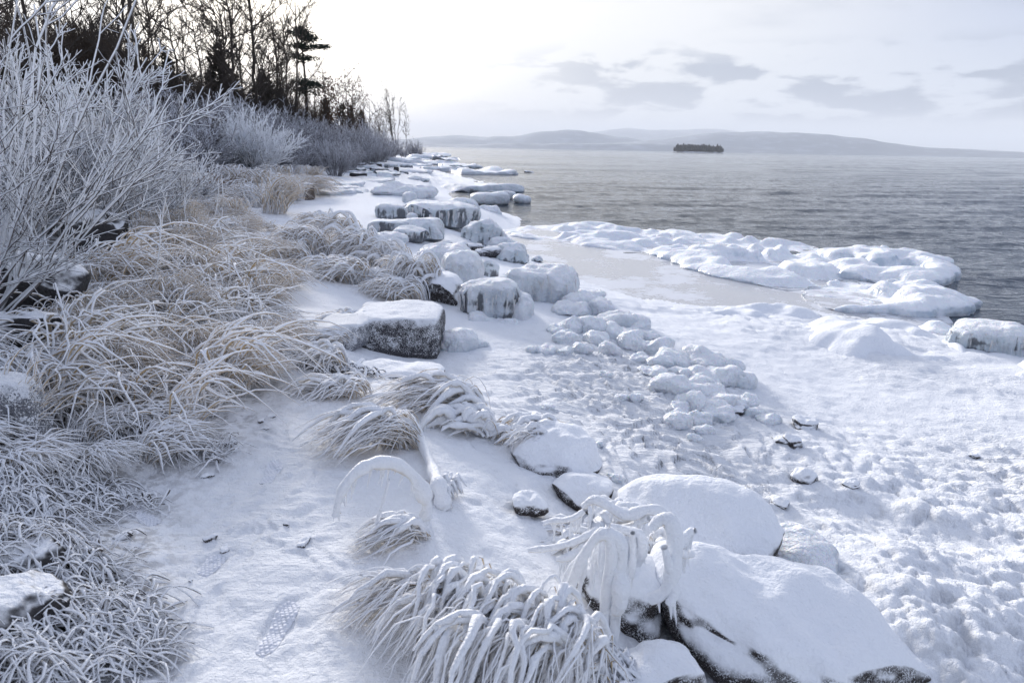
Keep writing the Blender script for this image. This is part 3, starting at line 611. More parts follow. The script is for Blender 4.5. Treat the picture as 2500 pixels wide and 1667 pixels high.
for i, (a, b_, w_, h_) in enumerate(FB):
    rock('shore_block', 'jumbled frosted block on the shore below the far thicket', 'rock', a, b_ + 1, w_, h_, .8, (M_ICEDROCK2, M_DARKROCK, M_ICEROCK)[i % 3], 3, 4.5, rz=random.Random(50 + i).uniform(-.5, .5), group='jumbled blocks below the thicket', sink=.2, rough=.07)
rock('stone_block', 'cube-shaped block with brown bare side and frosted front', 'rock', 735, 488, 66, 36, .9, M_BROWNROCK, 4, 9.0, rz=.55, sink=.1, seed=81, rough=.03)
rock('stone_block', 'dark little rock beside the brown-sided block', 'rock', 683, 476, 34, 18, .8, M_DARKROCK, 4, 4.0, sink=.2, seed=82, rough=.08)
rock('flat_stone', 'small lone snow-dusted stone on the snowy flat', 'stone', 784, 530, 34, 6, .8, M_RIMEROCK, 3, 2.6, sink=.4, seed=83, rough=.1)

# rocks in the grass bank
rock('boulder', 'dark angular boulder beneath the frosted shrub', 'boulder', 235, 645, 165, 115, .8, M_DARKROCK, 5, 3.2, rz=.25, sink=.1, seed=91, rough=.12, tilt=.15, cuts=9)
rock('boulder', 'dark rock hidden behind grass beside the angular boulder', 'boulder', 310, 622, 60, 55, .9, M_DARKROCK, 4, 3.4, sink=.1, seed=92, rough=.08)
rock('boulder', 'large dark boulder with a sloping snowy ridge among frosted stems', 'boulder', 120, 795, 240, 140, .8, M_DARKROCK, 5, 3.2, rz=-.2, sink=.1, seed=93, rough=.12, cuts=9, tilt=-.25)
rock('boulder', 'dark rounded rock at the end of the boulder row in the grass', 'boulder', 235, 724, 70, 40, .9, M_DARKROCK, 4, 3.6, rz=.3, sink=.15, seed=94, rough=.08)
rock('boulder', 'flat layered dark rock behind the rounded one in the grass', 'boulder', 190, 712, 95, 42, .9, M_DARKROCK, 5, 4.0, rz=-.1, sink=.15, seed=95, rough=.07, strata=.02)
rock('boulder', 'cracked dark boulder half covered by bent grass', 'boulder', 60, 890, 190, 125, .7, M_DARKROCK, 5, 3.0, rz=.1, sink=.15, seed=96, rough=.13, cuts=9, strata=.02)
rock('boulder', 'pale grey frosted boulder at the edge of the grass bank', 'boulder', 15, 1110, 200, 190, .6, M_PALEROCK, 6, 5.0, rz=-.45, sink=.1, seed=97, rough=.07, tilt=-.2)
rock('boulder', 'small dark stone under the snowy grass by the pale boulder', 'boulder', 188, 1140, 52, 26, .8, M_DARKROCK, 4, 3.4, sink=.2, seed=98, rough=.07)
rock('boulder', 'dark boulder buried under a tangle of frosted twigs', 'boulder', 60, 1700, 330, 225, .8, M_DARKROCK, 6, 2.4, rz=.2, base_z=.0, sink=.1, seed=99, rough=.11, cuts=0)
rock('boulder', 'rounded dark rock poking out of the twig tangle', 'boulder', 60, 1465, 200, 105, .8, M_DARKROCK, 5, 2.4, rz=.2, sink=.2, seed=100, rough=.11, cuts=0)

# iced cobbles strung across the rock flat
r3 = np.random.default_rng(21)
CHAIN = [(1390, 760, 70), (1430, 745, 80), (1470, 760, 75), (1500, 790, 90), (1440, 800, 70), (1400, 800, 60), (1520, 815, 70), (1380, 820, 55), (1460, 830, 70), (1550, 790, 60), (1540, 840, 60), (1490, 850, 50), (1600, 850, 70), (1640, 880, 80), (1680, 880, 90), (1720, 900, 95), (1660, 915, 60), (1750, 930, 80), (1700, 940, 80), (1610, 880, 50), (1590, 905, 50), (1640, 950, 100), (1720, 960, 70), (1770, 900, 80), (1800, 930, 60), (1748, 980, 70), (1690, 985, 60), (1750, 1010, 62), (1785, 985, 50), (1820, 980, 50), (1660, 1000, 50), (1710, 1020, 50), (1650, 1030, 60), (1840, 1005, 50), (1870, 1020, 45), (1515, 965, 32), (1555, 962, 32), (1720, 1045, 34), (1695, 1062, 30), (1330, 850, 40), (1300, 845, 30), (1420, 845, 45), (1380, 850, 30), (1560, 870, 40), (1480, 905, 26), (1335, 985, 24), (1460, 1075, 30), (1500, 1160, 34), (1360, 800, 40), (1585, 815, 45)]
for i, (a, b_, w_) in enumerate(CHAIN):
    q = r3.uniform(.85, 1.2)
    rock('iced_cobble', ('large ' if w_ >= 75 else 'small ' if w_ < 46 else '') + 'rounded knob of ice ' + ('in the heap by the frozen pool' if a < 1570 and b_ < 860 else 'scattered alone on the ribbed rock flat' if a < 1570 else 'in the lumpy chain beside the smooth snow') , 'ice', a, b_ + 16, w_ * q * 1.22, w_ * r3.uniform(.30, .46), r3.uniform(.8, 1.2), M_ICE2 if False else M_ICE, 4, r3.uniform(2.0, 2.5), rz=r3.uniform(-1, 1), group='ice knobs strung across the rock flat', sink=.62, rough=.17, cuts=0)
SMALL = [(1960, 1048, 60, 22), (1935, 1095, 44, 26), (1960, 1180, 66, 26), (1905, 1085, 40, 12), (1900, 1240, 60, 14), (1795, 1010, 44, 14), (2080, 1190, 40, 10)]
for i, (a, b_, w_, h_) in enumerate(SMALL):
    rock('dark_stone', 'snow-topped dark stone at the broken edge of the rock flat', 'stone', a, b_, w_, h_, .9, M_SNOWROCK, 4, 3.2, group='dark stones along the flat edge', rz=i * .7, sink=.4, rough=.14, strata=.012)
PEB = [(563, 1085, 30, 9), (640, 1030, 26, 7), (660, 1018, 28, 6), (515, 1322, 34, 12), (740, 1332, 56, 8), (500, 1165, 50, 6), (297, 1318, 54, 8), (465, 1420, 16, 6), (700, 1285, 18, 7), (2375, 1118, 36, 8), (550, 1345, 40, 5), (648, 1050, 24, 5)]
for i, (a, b_, w_, h_) in enumerate(PEB):
    rock('pebble', 'small dark stone showing through the thin snow of the path', 'stone', a, b_, w_, h_, .5, M_SNOWROCK, 4, 3.4, group='small stones on the path', rz=i * 1.1, sink=.9, rough=.16)


# ------------------------------------------------------------------ ice shelves at the water and the frozen pool
def outline(pts, z, n):
    P = np.array([at(a, b_, z)[:2] for a, b_ in pts]); c = P.mean(0)
    an = np.arctan2(P[:, 1] - c[1], P[:, 0] - c[0]); rd = np.hypot(*(P - c).T); o = np.argsort(an); an, rd = an[o], rd[o]
    t = np.linspace(-math.pi, math.pi, n, endpoint=False)
    r = np.interp(t, np.concatenate([an - 2 * math.pi, an, an + 2 * math.pi]), np.tile(rd, 3))
    k = np.ones(5) / 5; r = np.convolve(np.concatenate([r[-2:], r, r[:2]]), k, 'valid')
    return c, t, r
def shelf(label, pts, hgt, seed, cat='ice', lump=.5, mat=None, edge=.10, name='ice_shelf', z0=None):
    z0 = ZW if z0 is None else z0
    n, m = 170, 46; c, t, r = outline(pts, z0, n)
    r = r * (1 + 0.05 * fbm2(np.cos(t) * 5 + seed, np.sin(t) * 5, 4, seed))
    rho = np.concatenate([[1.0, 0.985, 1.005], np.linspace(1.0, 0, m - 3) ** 0.8]); zs = np.concatenate([[-0.12, -0.01, edge * .55], [edge] * (m - 3)])
    V = np.zeros((m, n, 3))
    for i in range(m):
        rr = r * rho[i]; x = np.cos(t) * rr; y = np.sin(t) * rr
        V[i, :, 0] = x; V[i, :, 1] = y
        if i < 3: V[i, :, 2] = zs[i]
        else:
            e = 1 - rho[i] ** 3; dome = 1 - rho[i] ** 2
            X = x + c[0]; Y = y + c[1]
            nb = sstep(fbm2(X * .9 + seed, Y * .9, 3, seed), -.6, .8); l1 = bumps2(X * .85 + .5 * noise2(X, Y, 2), Y * .85, seed); l2 = bumps2(X * 2.6, Y * 2.6 + .4 * noise2(X * 2, Y * 2, 3), seed + 1)
            V[i, :, 2] = edge * (.25 + .75 * sstep(nb, .2, .6)) + hgt * (dome ** .6 * (1.25 * nb - .25)) + e ** .5 * (.3 + .7 * nb) * lump * (.11 * l1 + .03 * l2 + .03 * fbm2(X * 2.2, Y * 2.2, 4, 5))
    o = obj(name, mesh_np(name, V.reshape(-1, 3), grid_faces(m, n, True), mat or M_SHELF), None, (c[0], c[1], z0))
    return tag(o, label, cat)
M_POOL = None
mp, g, b, pos, nz = new_mat('grey_pool_ice')
nn = g.noise(pos, 0.8, 5.0, 0.6); n2 = g.noise(pos, 6.0, 5.0, 0.65)
k = g.ss(g.m('ADD', nn, g.m('MULTIPLY', n2, 0.35)), 0.66, 0.76)
setin(g, b, 'Base Color', g.mix(k, (0.50, 0.505, 0.53), (0.72, 0.74, 0.78))); setin(g, b, 'Roughness', g.mix(k, (0.22,) * 3, (0.6,) * 3)); bump(g, b, n2, 0.006, 0.6)
pc = [at(x, y, ZW)[:2] for x, y in ((1215, 590), (1290, 556), (1420, 560), (1700, 590), (1950, 640), (2150, 690), (2300, 745), (2420, 800), (2480, 850), (2200, 850), (1900, 830), (1600, 790), (1400, 740), (1280, 680))]
c0, t_, r_ = outline([(1215, 590), (1290, 556), (1420, 560), (1700, 590), (1950, 640), (2150, 690), (2260, 745), (2330, 800), (2300, 850), (2200, 850), (1900, 830), (1600, 790), (1400, 740), (1280, 680)], ZW, 120)
V = np.zeros((14, 120, 3))
for i, q in enumerate(np.concatenate([[1.0, 1.0], np.linspace(.98, 0, 12)])):
    V[i, :, 0] = np.cos(t_) * r_ * q; V[i, :, 1] = np.sin(t_) * r_ * q; V[i, :, 2] = -.05 if i == 0 else .035 + .006 * fbm2(V[i, :, 0], V[i, :, 1], 3, 4)
tag(obj('pool_ice', mesh_np('pool_ice', V.reshape(-1, 3), grid_faces(14, 120, True), mp), None, (c0[0], c0[1], ZW)), 'flat grey sheet of ice on the still pool between shore and ice shelves', 'ice')
shelf('long low ridge of rough ice along the outer edge of the pool', [(1245, 560), (1330, 552), (1450, 548), (1560, 560), (1640, 566), (1720, 585), (1690, 608), (1560, 622), (1450, 606), (1350, 590), (1260, 582)], .10, 1, lump=1.0, edge=.05)
shelf('broad bumpy mass of white ice in the middle of the shelf', [(1560, 590), (1640, 578), (1760, 575), (1850, 590), (1960, 600), (2005, 620), (1990, 645), (2060, 660), (2060, 690), (1950, 712), (1800, 690), (1650, 640)], .18, 2, lump=1.1, edge=.08)
shelf('domed plate of ice overhanging dark water at the shelf corner', [(2030, 645), (2070, 618), (2150, 612), (2240, 632), (2300, 665), (2325, 690), (2290, 705), (2190, 705), (2100, 690)], .16, 3, lump=.7, edge=.17)
shelf('pointed tongue of lumpy ice ending over the open water', [(1960, 735), (2010, 705), (2100, 690), (2180, 690), (2260, 705), (2340, 722), (2385, 752), (2330, 772), (2260, 782), (2150, 770), (2050, 765)], .13, 4, lump=1.1, edge=.10)
shelf('snow-topped ice hump between the rock flat and the pool', [(1700, 800), (1760, 772), (1880, 758), (1990, 768), (2020, 800), (1950, 830), (1800, 840)], .20, 6, lump=.6, edge=.06, mat=M_SNOWROCK, name='snow_hump', z0=-.84)
shelf('broad ribbed snow hump sloping toward the ribbed flat', [(1960, 830), (2000, 800), (2100, 780), (2200, 800), (2330, 850), (2320, 895), (2200, 905), (2050, 890)], .30, 7, lump=.4, edge=.06, mat=M_SNOWROCK, name='snow_hump', z0=-.84)
shelf('low snow-covered ice bank under the fringed boulder', [(2290, 905), (2350, 880), (2450, 875), (2560, 890), (2580, 940), (2480, 960), (2350, 940)], .18, 8, lump=.7, edge=.05, mat=M_SNOWROCK, name='snow_hump', z0=-.84)
shelf('small crust of ice at the water beside the pointed tongue', [(2180, 800), (2230, 780), (2300, 790), (2330, 810), (2290, 830), (2220, 825)], .10, 9, lump=.8, edge=.05)
rock('boulder', 'flat-topped boulder cased in ice with fringed side at the open water', 'boulder', 2420, 878, 210, 68, .8, M_ICEROCK, 6, 3.4, base_z=-.86, sink=.1, seed=110, rough=.06, drips=.05, icicles=50)
# ------------------------------------------------------------------ plants
M_GRASS = mat_frosted('frosted_straw', (0.54, 0.39, 0.21), (0.66, 0.51, 0.32), -0.45, 0.05, 0.9, 14.0, rough=0.8, bscale=150.0, bdist=0.003)
M_GRASS2 = mat_frosted('heavily_frosted_straw', (0.42, 0.34, 0.24), (0.55, 0.46, 0.34), -0.55, 0.12, 0.8, 12.0, rough=0.75, bscale=120.0, bdist=0.004)
M_TWIG = mat_frosted('rime_on_dark_twig', (0.055, 0.042, 0.042), (0.09, 0.07, 0.065), -0.62, -0.12, 0.45, 9.0, rough=0.8, bscale=120.0, bdist=0.005)
M_TWIGFAR = mat_frosted('rime_on_far_twig', (0.045, 0.036, 0.034), (0.075, 0.06, 0.055), -0.34, 0.28, 0.7, 1.2, frost=(0.82, 0.84, 0.90), rough=0.85, bscale=20.0, bdist=0.0)
M_DRYGRASS = mat_frosted('tawny_dry_grass', (0.26, 0.16, 0.09), (0.36, 0.24, 0.14), 0.45, 1.1, 0.9, 6.0, rough=0.85, bscale=60.0, bdist=0.0)
M_STEMICE = mat_ice('iced_stem', (0.66, 0.66, 0.66), (0.80, 0.81, 0.83), 0.32, bscale=30.0, bdist=0.012, sss=0.3)
def plain(name, c1, c2, sc=3.0, rough=.9):
    m, g, b, pos, nz = new_mat(name); setin(g, b, 'Base Color', g.mix(g.noise(pos, sc, 3.0), c1, c2)); b.inputs['Roughness'].default_value = rough; b.inputs['Specular IOR Level'].default_value = .2; return m
M_BARK = plain('dark_bark', (0.045, 0.038, 0.032), (0.10, 0.082, 0.068))
M_BRUSH = plain('brown_brush_twigs', (0.055, 0.041, 0.032), (0.11, 0.082, 0.06))
M_CEDAR = plain('dark_evergreen', (0.032, 0.031, 0.022), (0.072, 0.062, 0.043))
M_PINE = plain('pine_needles', (0.016, 0.024, 0.018), (0.040, 0.050, 0.034))
M_LEAF = plain('brown_dead_leaves', (0.07, 0.035, 0.022), (0.12, 0.06, 0.035))


def tubes(P, R, S=4, cap=False):
    P = np.asarray(P, float); N, K, _ = P.shape
    T = np.gradient(P, axis=1); T /= np.linalg.norm(T, axis=2, keepdims=True) + 1e-9
    ch = P[:, -1] - P[:, 0]; hl = np.hypot(ch[:, 0], ch[:, 1]); an = np.arange(N) * 2.399
    sd = np.where((hl > 1e-3)[:, None], np.stack([-ch[:, 1], ch[:, 0], ch[:, 0] * 0], 1) / (hl[:, None] + 1e-9), np.stack([np.cos(an), np.sin(an), an * 0], 1))
    B = np.cross(T, sd[:, None, :]); B /= np.linalg.norm(B, axis=2, keepdims=True) + 1e-9; A = np.cross(B, T)
    th = np.arange(S) / S * 2 * math.pi
    V = P[:, :, None, :] + R[:, :, None, None] * (np.cos(th)[None, None, :, None] * A[:, :, None, :] + np.sin(th)[None, None, :, None] * B[:, :, None, :])
    k = np.arange(K - 1)[:, None]; s = np.arange(S)[None, :]; s2 = (s + 1) % S
    f = np.stack([k * S + s, (k + 1) * S + s, (k + 1) * S + s2, k * S + s2], -1).reshape(-1, 4)
    F = (f[None] + (np.arange(N) * K * S)[:, None, None]).reshape(-1, 4)
    return V.reshape(-1, 3), F
def merge(parts):
    V = []; F = []; o = 0
    for v, f in parts: V.append(v); F.append(f + o); o += len(v)
    return np.concatenate(V), np.concatenate(F)


def blades(n, base, L, h, lean, spread, rad, seed, K=8, q=(.45, .95), lump=0.0, lift=0.0):
    """bent blades: base (x, y spread), run, height, lean azimuth (0 = +Y), spread"""
    r = np.random.default_rng(seed); t = np.linspace(0, 1, K)
    a = r.uniform(0, 2 * math.pi, n); d = np.sqrt(r.uniform(0, 1, n)); b0 = np.stack([np.cos(a) * d * base[0], np.sin(a) * d * base[1]], 1)
    az = lean + r.normal(0, spread, n); Ls = L * r.uniform(.45, 1.25, n); hs = h * r.uniform(.5, 1.2, n); qq = r.uniform(*q, n)
    run = Ls[:, None] * t[None] ** (1.15 + .5 * r.uniform(size=n))[:, None]
    zz = hs[:, None] * np.sin(math.pi * qq[:, None] * t[None]) + lift
    wob = np.cumsum(r.normal(0, .035, (n, K)), 1) * Ls[:, None]
    P = np.stack([b0[:, :1] + np.sin(az)[:, None] * run + np.cos(az)[:, None] * wob, b0[:, 1:] + np.cos(az)[:, None] * run - np.sin(az)[:, None] * wob, np.maximum(zz, -.02)], 2)
    R = rad * r.uniform(.6, 1.4, n)[:, None] * (.35 + .95 * np.sin(math.pi * np.clip(t * .78 + .12, 0, 1)) ** 1.5)[None] * np.ones((n, K))
    if lump: R = R * (1 + lump * r.normal(0, 1, (n, K)).clip(-1.5, 2))
    R[:, -1] *= .45
    return P, R
def stems(base, dirs, L, K, r, bend=.06, up=0.0):
    n = len(base); s = np.linspace(0, 1, K); jit = np.cumsum(r.normal(0, bend, (n, K, 3)), 1) * (L / K)[:, None, None]; jit -= jit[:, :1]
    P = base[:, None] + dirs[:, None] * L[:, None, None] * s[None, :, None] + jit; P[:, :, 2] += up * L[:, None] * (s ** 2)[None]
    return P
def grow(PP, LL, n, t0, t1, ang, ratio, up, K, r, bend=.06, taper=.45):
    N, Kp = PP.shape[:2]; idx = np.repeat(np.arange(N), n); t = r.uniform(t0, t1, len(idx)); f = t * (Kp - 1); i0 = np.minimum(f.astype(int), Kp - 2); w = (f - i0)[:, None]
    pos = PP[idx, i0] * (1 - w) + PP[idx, i0 + 1] * w; T = PP[idx, i0 + 1] - PP[idx, i0]; T /= np.linalg.norm(T, axis=1, keepdims=True) + 1e-9
    q = r.normal(size=(len(idx), 3)); q -= (q * T).sum(1, keepdims=True) * T; q /= np.linalg.norm(q, axis=1, keepdims=True)
    a = np.radians(ang) * r.uniform(.65, 1.35, len(idx)); d = T * np.cos(a)[:, None] + q * np.sin(a)[:, None]
    L = LL[idx] * ratio * r.uniform(.55, 1.2, len(idx)) * (1 - taper * t)
    return stems(pos, d, L, K, r, bend, up), L
def rad(P, r0, r1, r=None):
    K = P.shape[1]; s = np.linspace(0, 1, K); return (r0 + (r1 - r0) * s)[None] * np.ones((len(P), 1))


# ---- frosted shrubs
def shrub_mesh(name, seed, nst, Hh, spread, lean, n1, n2, r0, K, S, mat, base_r=.25, n3=0):
    r = np.random.default_rng(seed); a = r.uniform(0, 2 * math.pi, nst); tl = r.uniform(.05, spread, nst)
    d = np.stack([np.cos(a) * np.sin(tl) + lean[0], np.sin(a) * np.sin(tl) + lean[1], np.cos(tl)], 1); d /= np.linalg.norm(d, axis=1, keepdims=True)
    b0 = np.stack([np.cos(a) * base_r * r.uniform(.2, 1, nst), np.sin(a) * base_r * r.uniform(.2, 1, nst), np.full(nst, -.05)], 1)
    L0 = Hh * r.uniform(.55, 1.08, nst); P0 = stems(b0, d, L0, K + 2, r, .10, .05)
    P1, L1 = grow(P0, L0, n1, .18, .98, 32, .42, .10, K, r, .10)
    P2, L2 = grow(P1, L1, n2, .15, .98, 38, .48, .06, max(3, K - 2), r, .12)
    out = [tubes(P0, rad(P0, r0 * 1.9, r0 * .8), S), tubes(P1, rad(P1, r0 * 1.0, r0 * .62), S), tubes(P2, rad(P2, r0 * .75, r0 * .5), max(3, S - 1))]
    if n3: P3, L3 = grow(P2, L2, n3, .05, 1, 45, .38, .02, 3, r, .15); out.append(tubes(P3, rad(P3, r0 * .55, r0 * .3), 3))
    return merge(out)
def shrub(name, label, loc, args, mat=None, group=None, rz=0, sc=1.0):
    v, f = shrub_mesh(name, *args, mat, n3=2); t = thing(name, label, 'shrub', loc, rz, group, sc)
    obj('branches', mesh_np('branches', v, f, mat), t); return t

p = gp(-105, 785); p[2] -= .02
shrub('frosted_shrub', 'tall frost-laden shrub with long leaning stems over dark boulders', p, (301, 32, 2.05, .74, (.24, .0), 7, 6, .0062, 7, 4), M_TWIG)
p = gp(-60, 760)
shrub('frosted_shrub', 'few long bare frosted stems rising through the leaning shrub', p, (302, 9, 2.8, .45, (.18, .0), 6, 5, .0068, 8, 4), M_TWIG)
p = gp(190, 585)
shrub('frosted_shrub', 'rounded rime-white shrub above the dark angular boulder', p, (303, 46, 1.75, .9, (.10, 0), 9, 5, .0095, 6, 3), M_TWIG)
p = gp(330, 560)
shrub('frosted_shrub', 'feathery rime-white shrub spreading over the grass bank', p, (304, 44, 1.4, 1.0, (.12, 0), 9, 5, .0095, 6, 3), M_TWIG)
p = gp(60, 560)
shrub('frosted_shrub', 'thick frosted shrub filling the gap under the tall trunks', p, (305, 44, 1.9, .9, (.1, 0), 9, 5, .0105, 6, 3), M_TWIG)
p = gp(430, 520)
shrub('frosted_shrub', 'low frosted shrub among tawny grass', p, (306, 34, 1.1, 1.0, (.1, 0), 8, 5, .012, 5, 3), M_TWIG)

# the pollarded willow with its stump
p = gp(612, 462)
r = np.random.default_rng(77)
will = thing('willow_bush', 'dome-shaped frosted bush growing from a thick dark stump', 'bush', p)
S0 = []
for k, (dx, dy, tlt, hh_) in enumerate(((-.32, 0, -.22, .75), (.05, .1, .05, .8), (.38, .05, .3, .7), (.15, -.15, .12, .6))):
    t_ = np.linspace(0, 1, 8); P = np.stack([dx + tlt * t_ * .7, dy + 0 * t_, -.1 + t_ * (hh_ + .1)], 1)[None]
    R = (.24 - .05 * t_ + .05 * np.sin(t_ * 9 + k))[None]; S0.append(tubes(P, R, 12))
v, f = merge(S0); v = v + .05 * fbm3(v * 3, 3, 3)[:, None] * np.array([1, 1, .2]); obj('stump', mesh_np('stump', v, f, M_DARKROCK), will)
n = 120; a = r.uniform(0, 2 * math.pi, n); tl = np.clip(r.normal(.75, .38, n), .05, 1.45)
b0 = np.stack([r.uniform(-.5, .6, n), r.uniform(-.25, .25, n), r.uniform(.5, .75, n)], 1); d = np.stack([np.cos(a) * np.sin(tl), np.sin(a) * np.sin(tl), np.cos(tl)], 1); L0 = 2.0 * r.uniform(.6, 1.1, n)
P0 = stems(b0, d, L0, 8, r, .08, .03); P1, L1 = grow(P0, L0, 8, .2, .98, 28, .38, .08, 5, r); P2, L2 = grow(P1, L1, 3, .2, 1, 30, .5, .05, 3, r)
v, f = merge([tubes(P0, rad(P0, .016, .012), 3), tubes(P1, rad(P1, .014, .011), 3), tubes(P2, rad(P2, .013, .010), 3)])
obj('branches', mesh_np('branches', v, f, mat_frosted('rime_on_willow', (0.07, 0.055, 0.05), (0.10, 0.08, 0.07), -0.95, -0.3, 0.5, 4.0, rough=0.8, bscale=30.0, bdist=0.0)), will)

# frosted thicket in front of the wood: individuals from three models
protos = []
for k in range(3):
    v, f = shrub_mesh('x', 320 + k, 60, 3.2, .62 + .1 * k, (0, 0), 9, 4, .017, 5, 3, None, .8)
    protos.append(mesh_np('thicket_branches', v, f, M_TWIGFAR))
def place_mesh(name, label, cat, me, part, loc, rz, sc, group):
    t = thing(name, label, cat, loc, rz, group, sc); obj(part, me, t); return t
def ground_at(px, r_):
    q = polar(px, r_); q[2] = Hs(q[0], q[1]); return q
r = np.random.default_rng(5)
TH = [(430, 26, 3.0), (470, 30, 3.2), (450, 36, 4.2), (520, 38, 4.4), (560, 42, 4.2), (600, 44, 4.2), (640, 45, 4.6), (680, 48, 4.4), (715, 50, 4.0), (750, 52, 4.0), (780, 56, 4.2), (810, 60, 4.4), (840, 64, 4.6), (865, 70, 4.6), (890, 76, 4.4), (910, 84, 4.4), (925, 94, 4.0), (660, 38, 2.6), (700, 42, 2.8), (740, 47, 2.8), (790, 50, 2.4), (825, 54, 2.6), (855, 58, 2.8), (590, 36, 2.6), (545, 33, 3.0), (500, 27, 2.6), (410, 24, 3.0), (390, 30, 4.0), (350, 28, 4.0), (620, 52, 5.4), (670, 56, 5.6), (730, 60, 5.0), (560, 50, 5.4), (500, 44, 5.2), (890, 100, 4.4), (945, 120, 4.0), (830, 76, 5.6), (870, 88, 5.6)]
for i, (px, r_, h_) in enumerate(TH):
    place_mesh('thicket_shrub', 'grey frosted thicket shrub ' + ('beside the small dark tree' if px < 520 else 'behind the dome-shaped bush' if px < 650 else 'below the lone pine' if px < 790 else 'where the wood tapers to the point'), 'shrub', protos[i % 3], 'branches', ground_at(px, r_), r.uniform(0, 6), (h_ / 3.2 * .95, h_ / 3.2 * .95, h_ / 3.2 * .62), 'frosted thicket along the wood')
SB = [(815, 41, 1.8), (850, 47, 1.6), (1008, 168, 3.4), (1022, 170, 2.2), (950, 105, 3.0), (930, 78, 2.0), (985, 150, 2.2), (690, 27, .8), (880, 62, 2.0), (905, 68, 2.0)]
for i, (px, r_, h_) in enumerate(SB):
    place_mesh('frosted_sapling', 'single small frost-white bush standing out on the shore edge', 'bush', protos[(i + 1) % 3], 'branches', ground_at(px, r_), r.uniform(0, 6), h_ / 3.2, 'small frosted bushes on the shore edge')

# ---- bare trees
def wood(px): return 'behind the tall leaning shrub' if px < 270 else 'round the tall fan-limbed tree' if px < 450 else 'in the middle of the dark wood' if px < 650 else 'near the lone pine' if px < 780 else 'toward the point past the pine'
def tree_mesh(seed, Ht, nl, ang, ratio, up, multi=1, r0=.20, t0=.3, n2=7, n3=6, n4=3, lean=(0, 0), twig=.017):
    r = np.random.default_rng(seed); a = r.uniform(0, 2 * math.pi, multi)
    sp = .0 if multi == 1 else .16
    d = np.stack([np.cos(a) * sp + lean[0], np.sin(a) * sp + lean[1], np.ones(multi)], 1); d /= np.linalg.norm(d, axis=1, keepdims=True)
    b0 = np.stack([np.cos(a) * (.0 if multi == 1 else .35), np.sin(a) * (.0 if multi == 1 else .35), np.full(multi, -.3)], 1)
    L0 = Ht * (r.uniform(.75, 1.0, multi) if multi > 1 else np.ones(1)); P0 = stems(b0, d, L0, 14, r, .10, 0)
    P1, L1 = grow(P0, L0, nl, t0, .97, ang, ratio, up, 8, r, .12)
    P2, L2 = grow(P1, L1, n2, .2, .97, 38, .45, .12, 6, r, .13)
    P3, L3 = grow(P2, L2, n3, .15, .98, 40, .5, .08, 4, r, .12)
    tr = merge([tubes(P0, rad(P0, r0, r0 * .18), 8), tubes(P1, rad(P1, r0 * .32, r0 * .10), 5)])
    cr = [tubes(P2, rad(P2, r0 * .13, r0 * .07), 3), tubes(P3, rad(P3, twig, twig * .7), 3)]
    if n4: P4, L4 = grow(P3, L3, n4, .2, 1, 38, .55, .06, 3, r, .1); cr.append(tubes(P4, rad(P4, twig * .75, twig * .5), 3))
    return tr, merge(cr)
class TreeProto:
    def __init__(s, Ht, trunk, crown, mt, mc): s.H = Ht; s.t = mesh_np('trunk', *trunk, mt); s.c = mesh_np('crown', *crown, mc)
    def put(s, name, label, px, r_, top, group=None, sxy=1.0, rz=0.0, cat='tree'):
        p = ground_at(px, r_); h_ = top_z(px, top - 25, r_) - p[2]; k = h_ / s.H
        t = thing(name, label, cat, p, rz, group, (k * sxy, k * sxy, k)); obj('trunk', s.t, t); obj('crown', s.c, t); return t
TPa = TreeProto(16, *tree_mesh(401, 16, 16, 50, .42, .18, n4=2), M_BARK, M_BARK)
TPb = TreeProto(16, *tree_mesh(402, 16, 18, 56, .34, .20, t0=.36, n4=2), M_BARK, M_BARK)
TPc = TreeProto(16, *tree_mesh(403, 16, 14, 42, .46, .16, t0=.28, n4=2, lean=(.10, 0)), M_BARK, M_BARK)
TPm = TreeProto(14, *tree_mesh(404, 14, 8, 26, .34, .12, multi=7, r0=.11, t0=.25, n2=5, n3=4, n4=2), M_BARK, M_BARK)
TPs = TreeProto(8, *tree_mesh(405, 8, 12, 50, .40, .20, r0=.10, t0=.3, n2=6, n3=5, n4=0, twig=.014), M_BARK, M_BRUSH)
r = np.random.default_rng(9)
TR = [(18, 26, -160, TPb, 'thick dark trunk rising behind the tall leaning shrub'), (48, 29, -110, TPb, 'second dark trunk beside the thick one behind the shrub'), (121, 30, -240, TPa, 'straight dark trunk with arching bough over the shrubs'), (146, 33, -180, TPb, 'dark trunk close beside the straight one with arching bough'),
      (376, 33, -230, TPa, 'tall bare tree with wide fan of limbs above the frosted shrub'), (342, 37, -60, TPc, 'slender bare tree leaning beside the tall fan-limbed tree')]
for (px, r_, top, pr, lb) in TR: pr.put('bare_tree', lb, px, r_, top, None, 1.0, r.uniform(0, 6))
TG = [(215, 42, 40, TPb), (255, 40, 60, TPa), (290, 44, 10, TPc), (415, 40, -20, TPc), (445, 44, 40, TPb), (478, 42, 70, TPa), (503, 43, 40, TPb), (530, 47, 60, TPm), (560, 48, 40, TPa), (577, 46, -60, TPb), (600, 50, 10, TPc), (625, 50, -60, TPa), (645, 55, 60, TPb), (660, 54, 90, TPm), (682, 58, 60, TPa), (705, 60, 80, TPb), (716, 57, 0, TPc), (700, 66, 100, TPa), (180, 50, 60, TPa), (80, 46, 0, TPc), (320, 55, 60, TPb), (395, 58, 50, TPa), (540, 64, 90, TPb), (610, 68, 90, TPa), (670, 70, 110, TPb), (-60, 34, -150, TPb), (-120, 40, -100, TPa), (-200, 38, -150, TPb)]
for i, (px, r_, top, pr) in enumerate(TG):
    pr.put('bare_tree', 'leafless tree ' + wood(px), px, r_, top, 'leafless trees of the wood', r.uniform(.75, 1.05), r.uniform(0, 6))
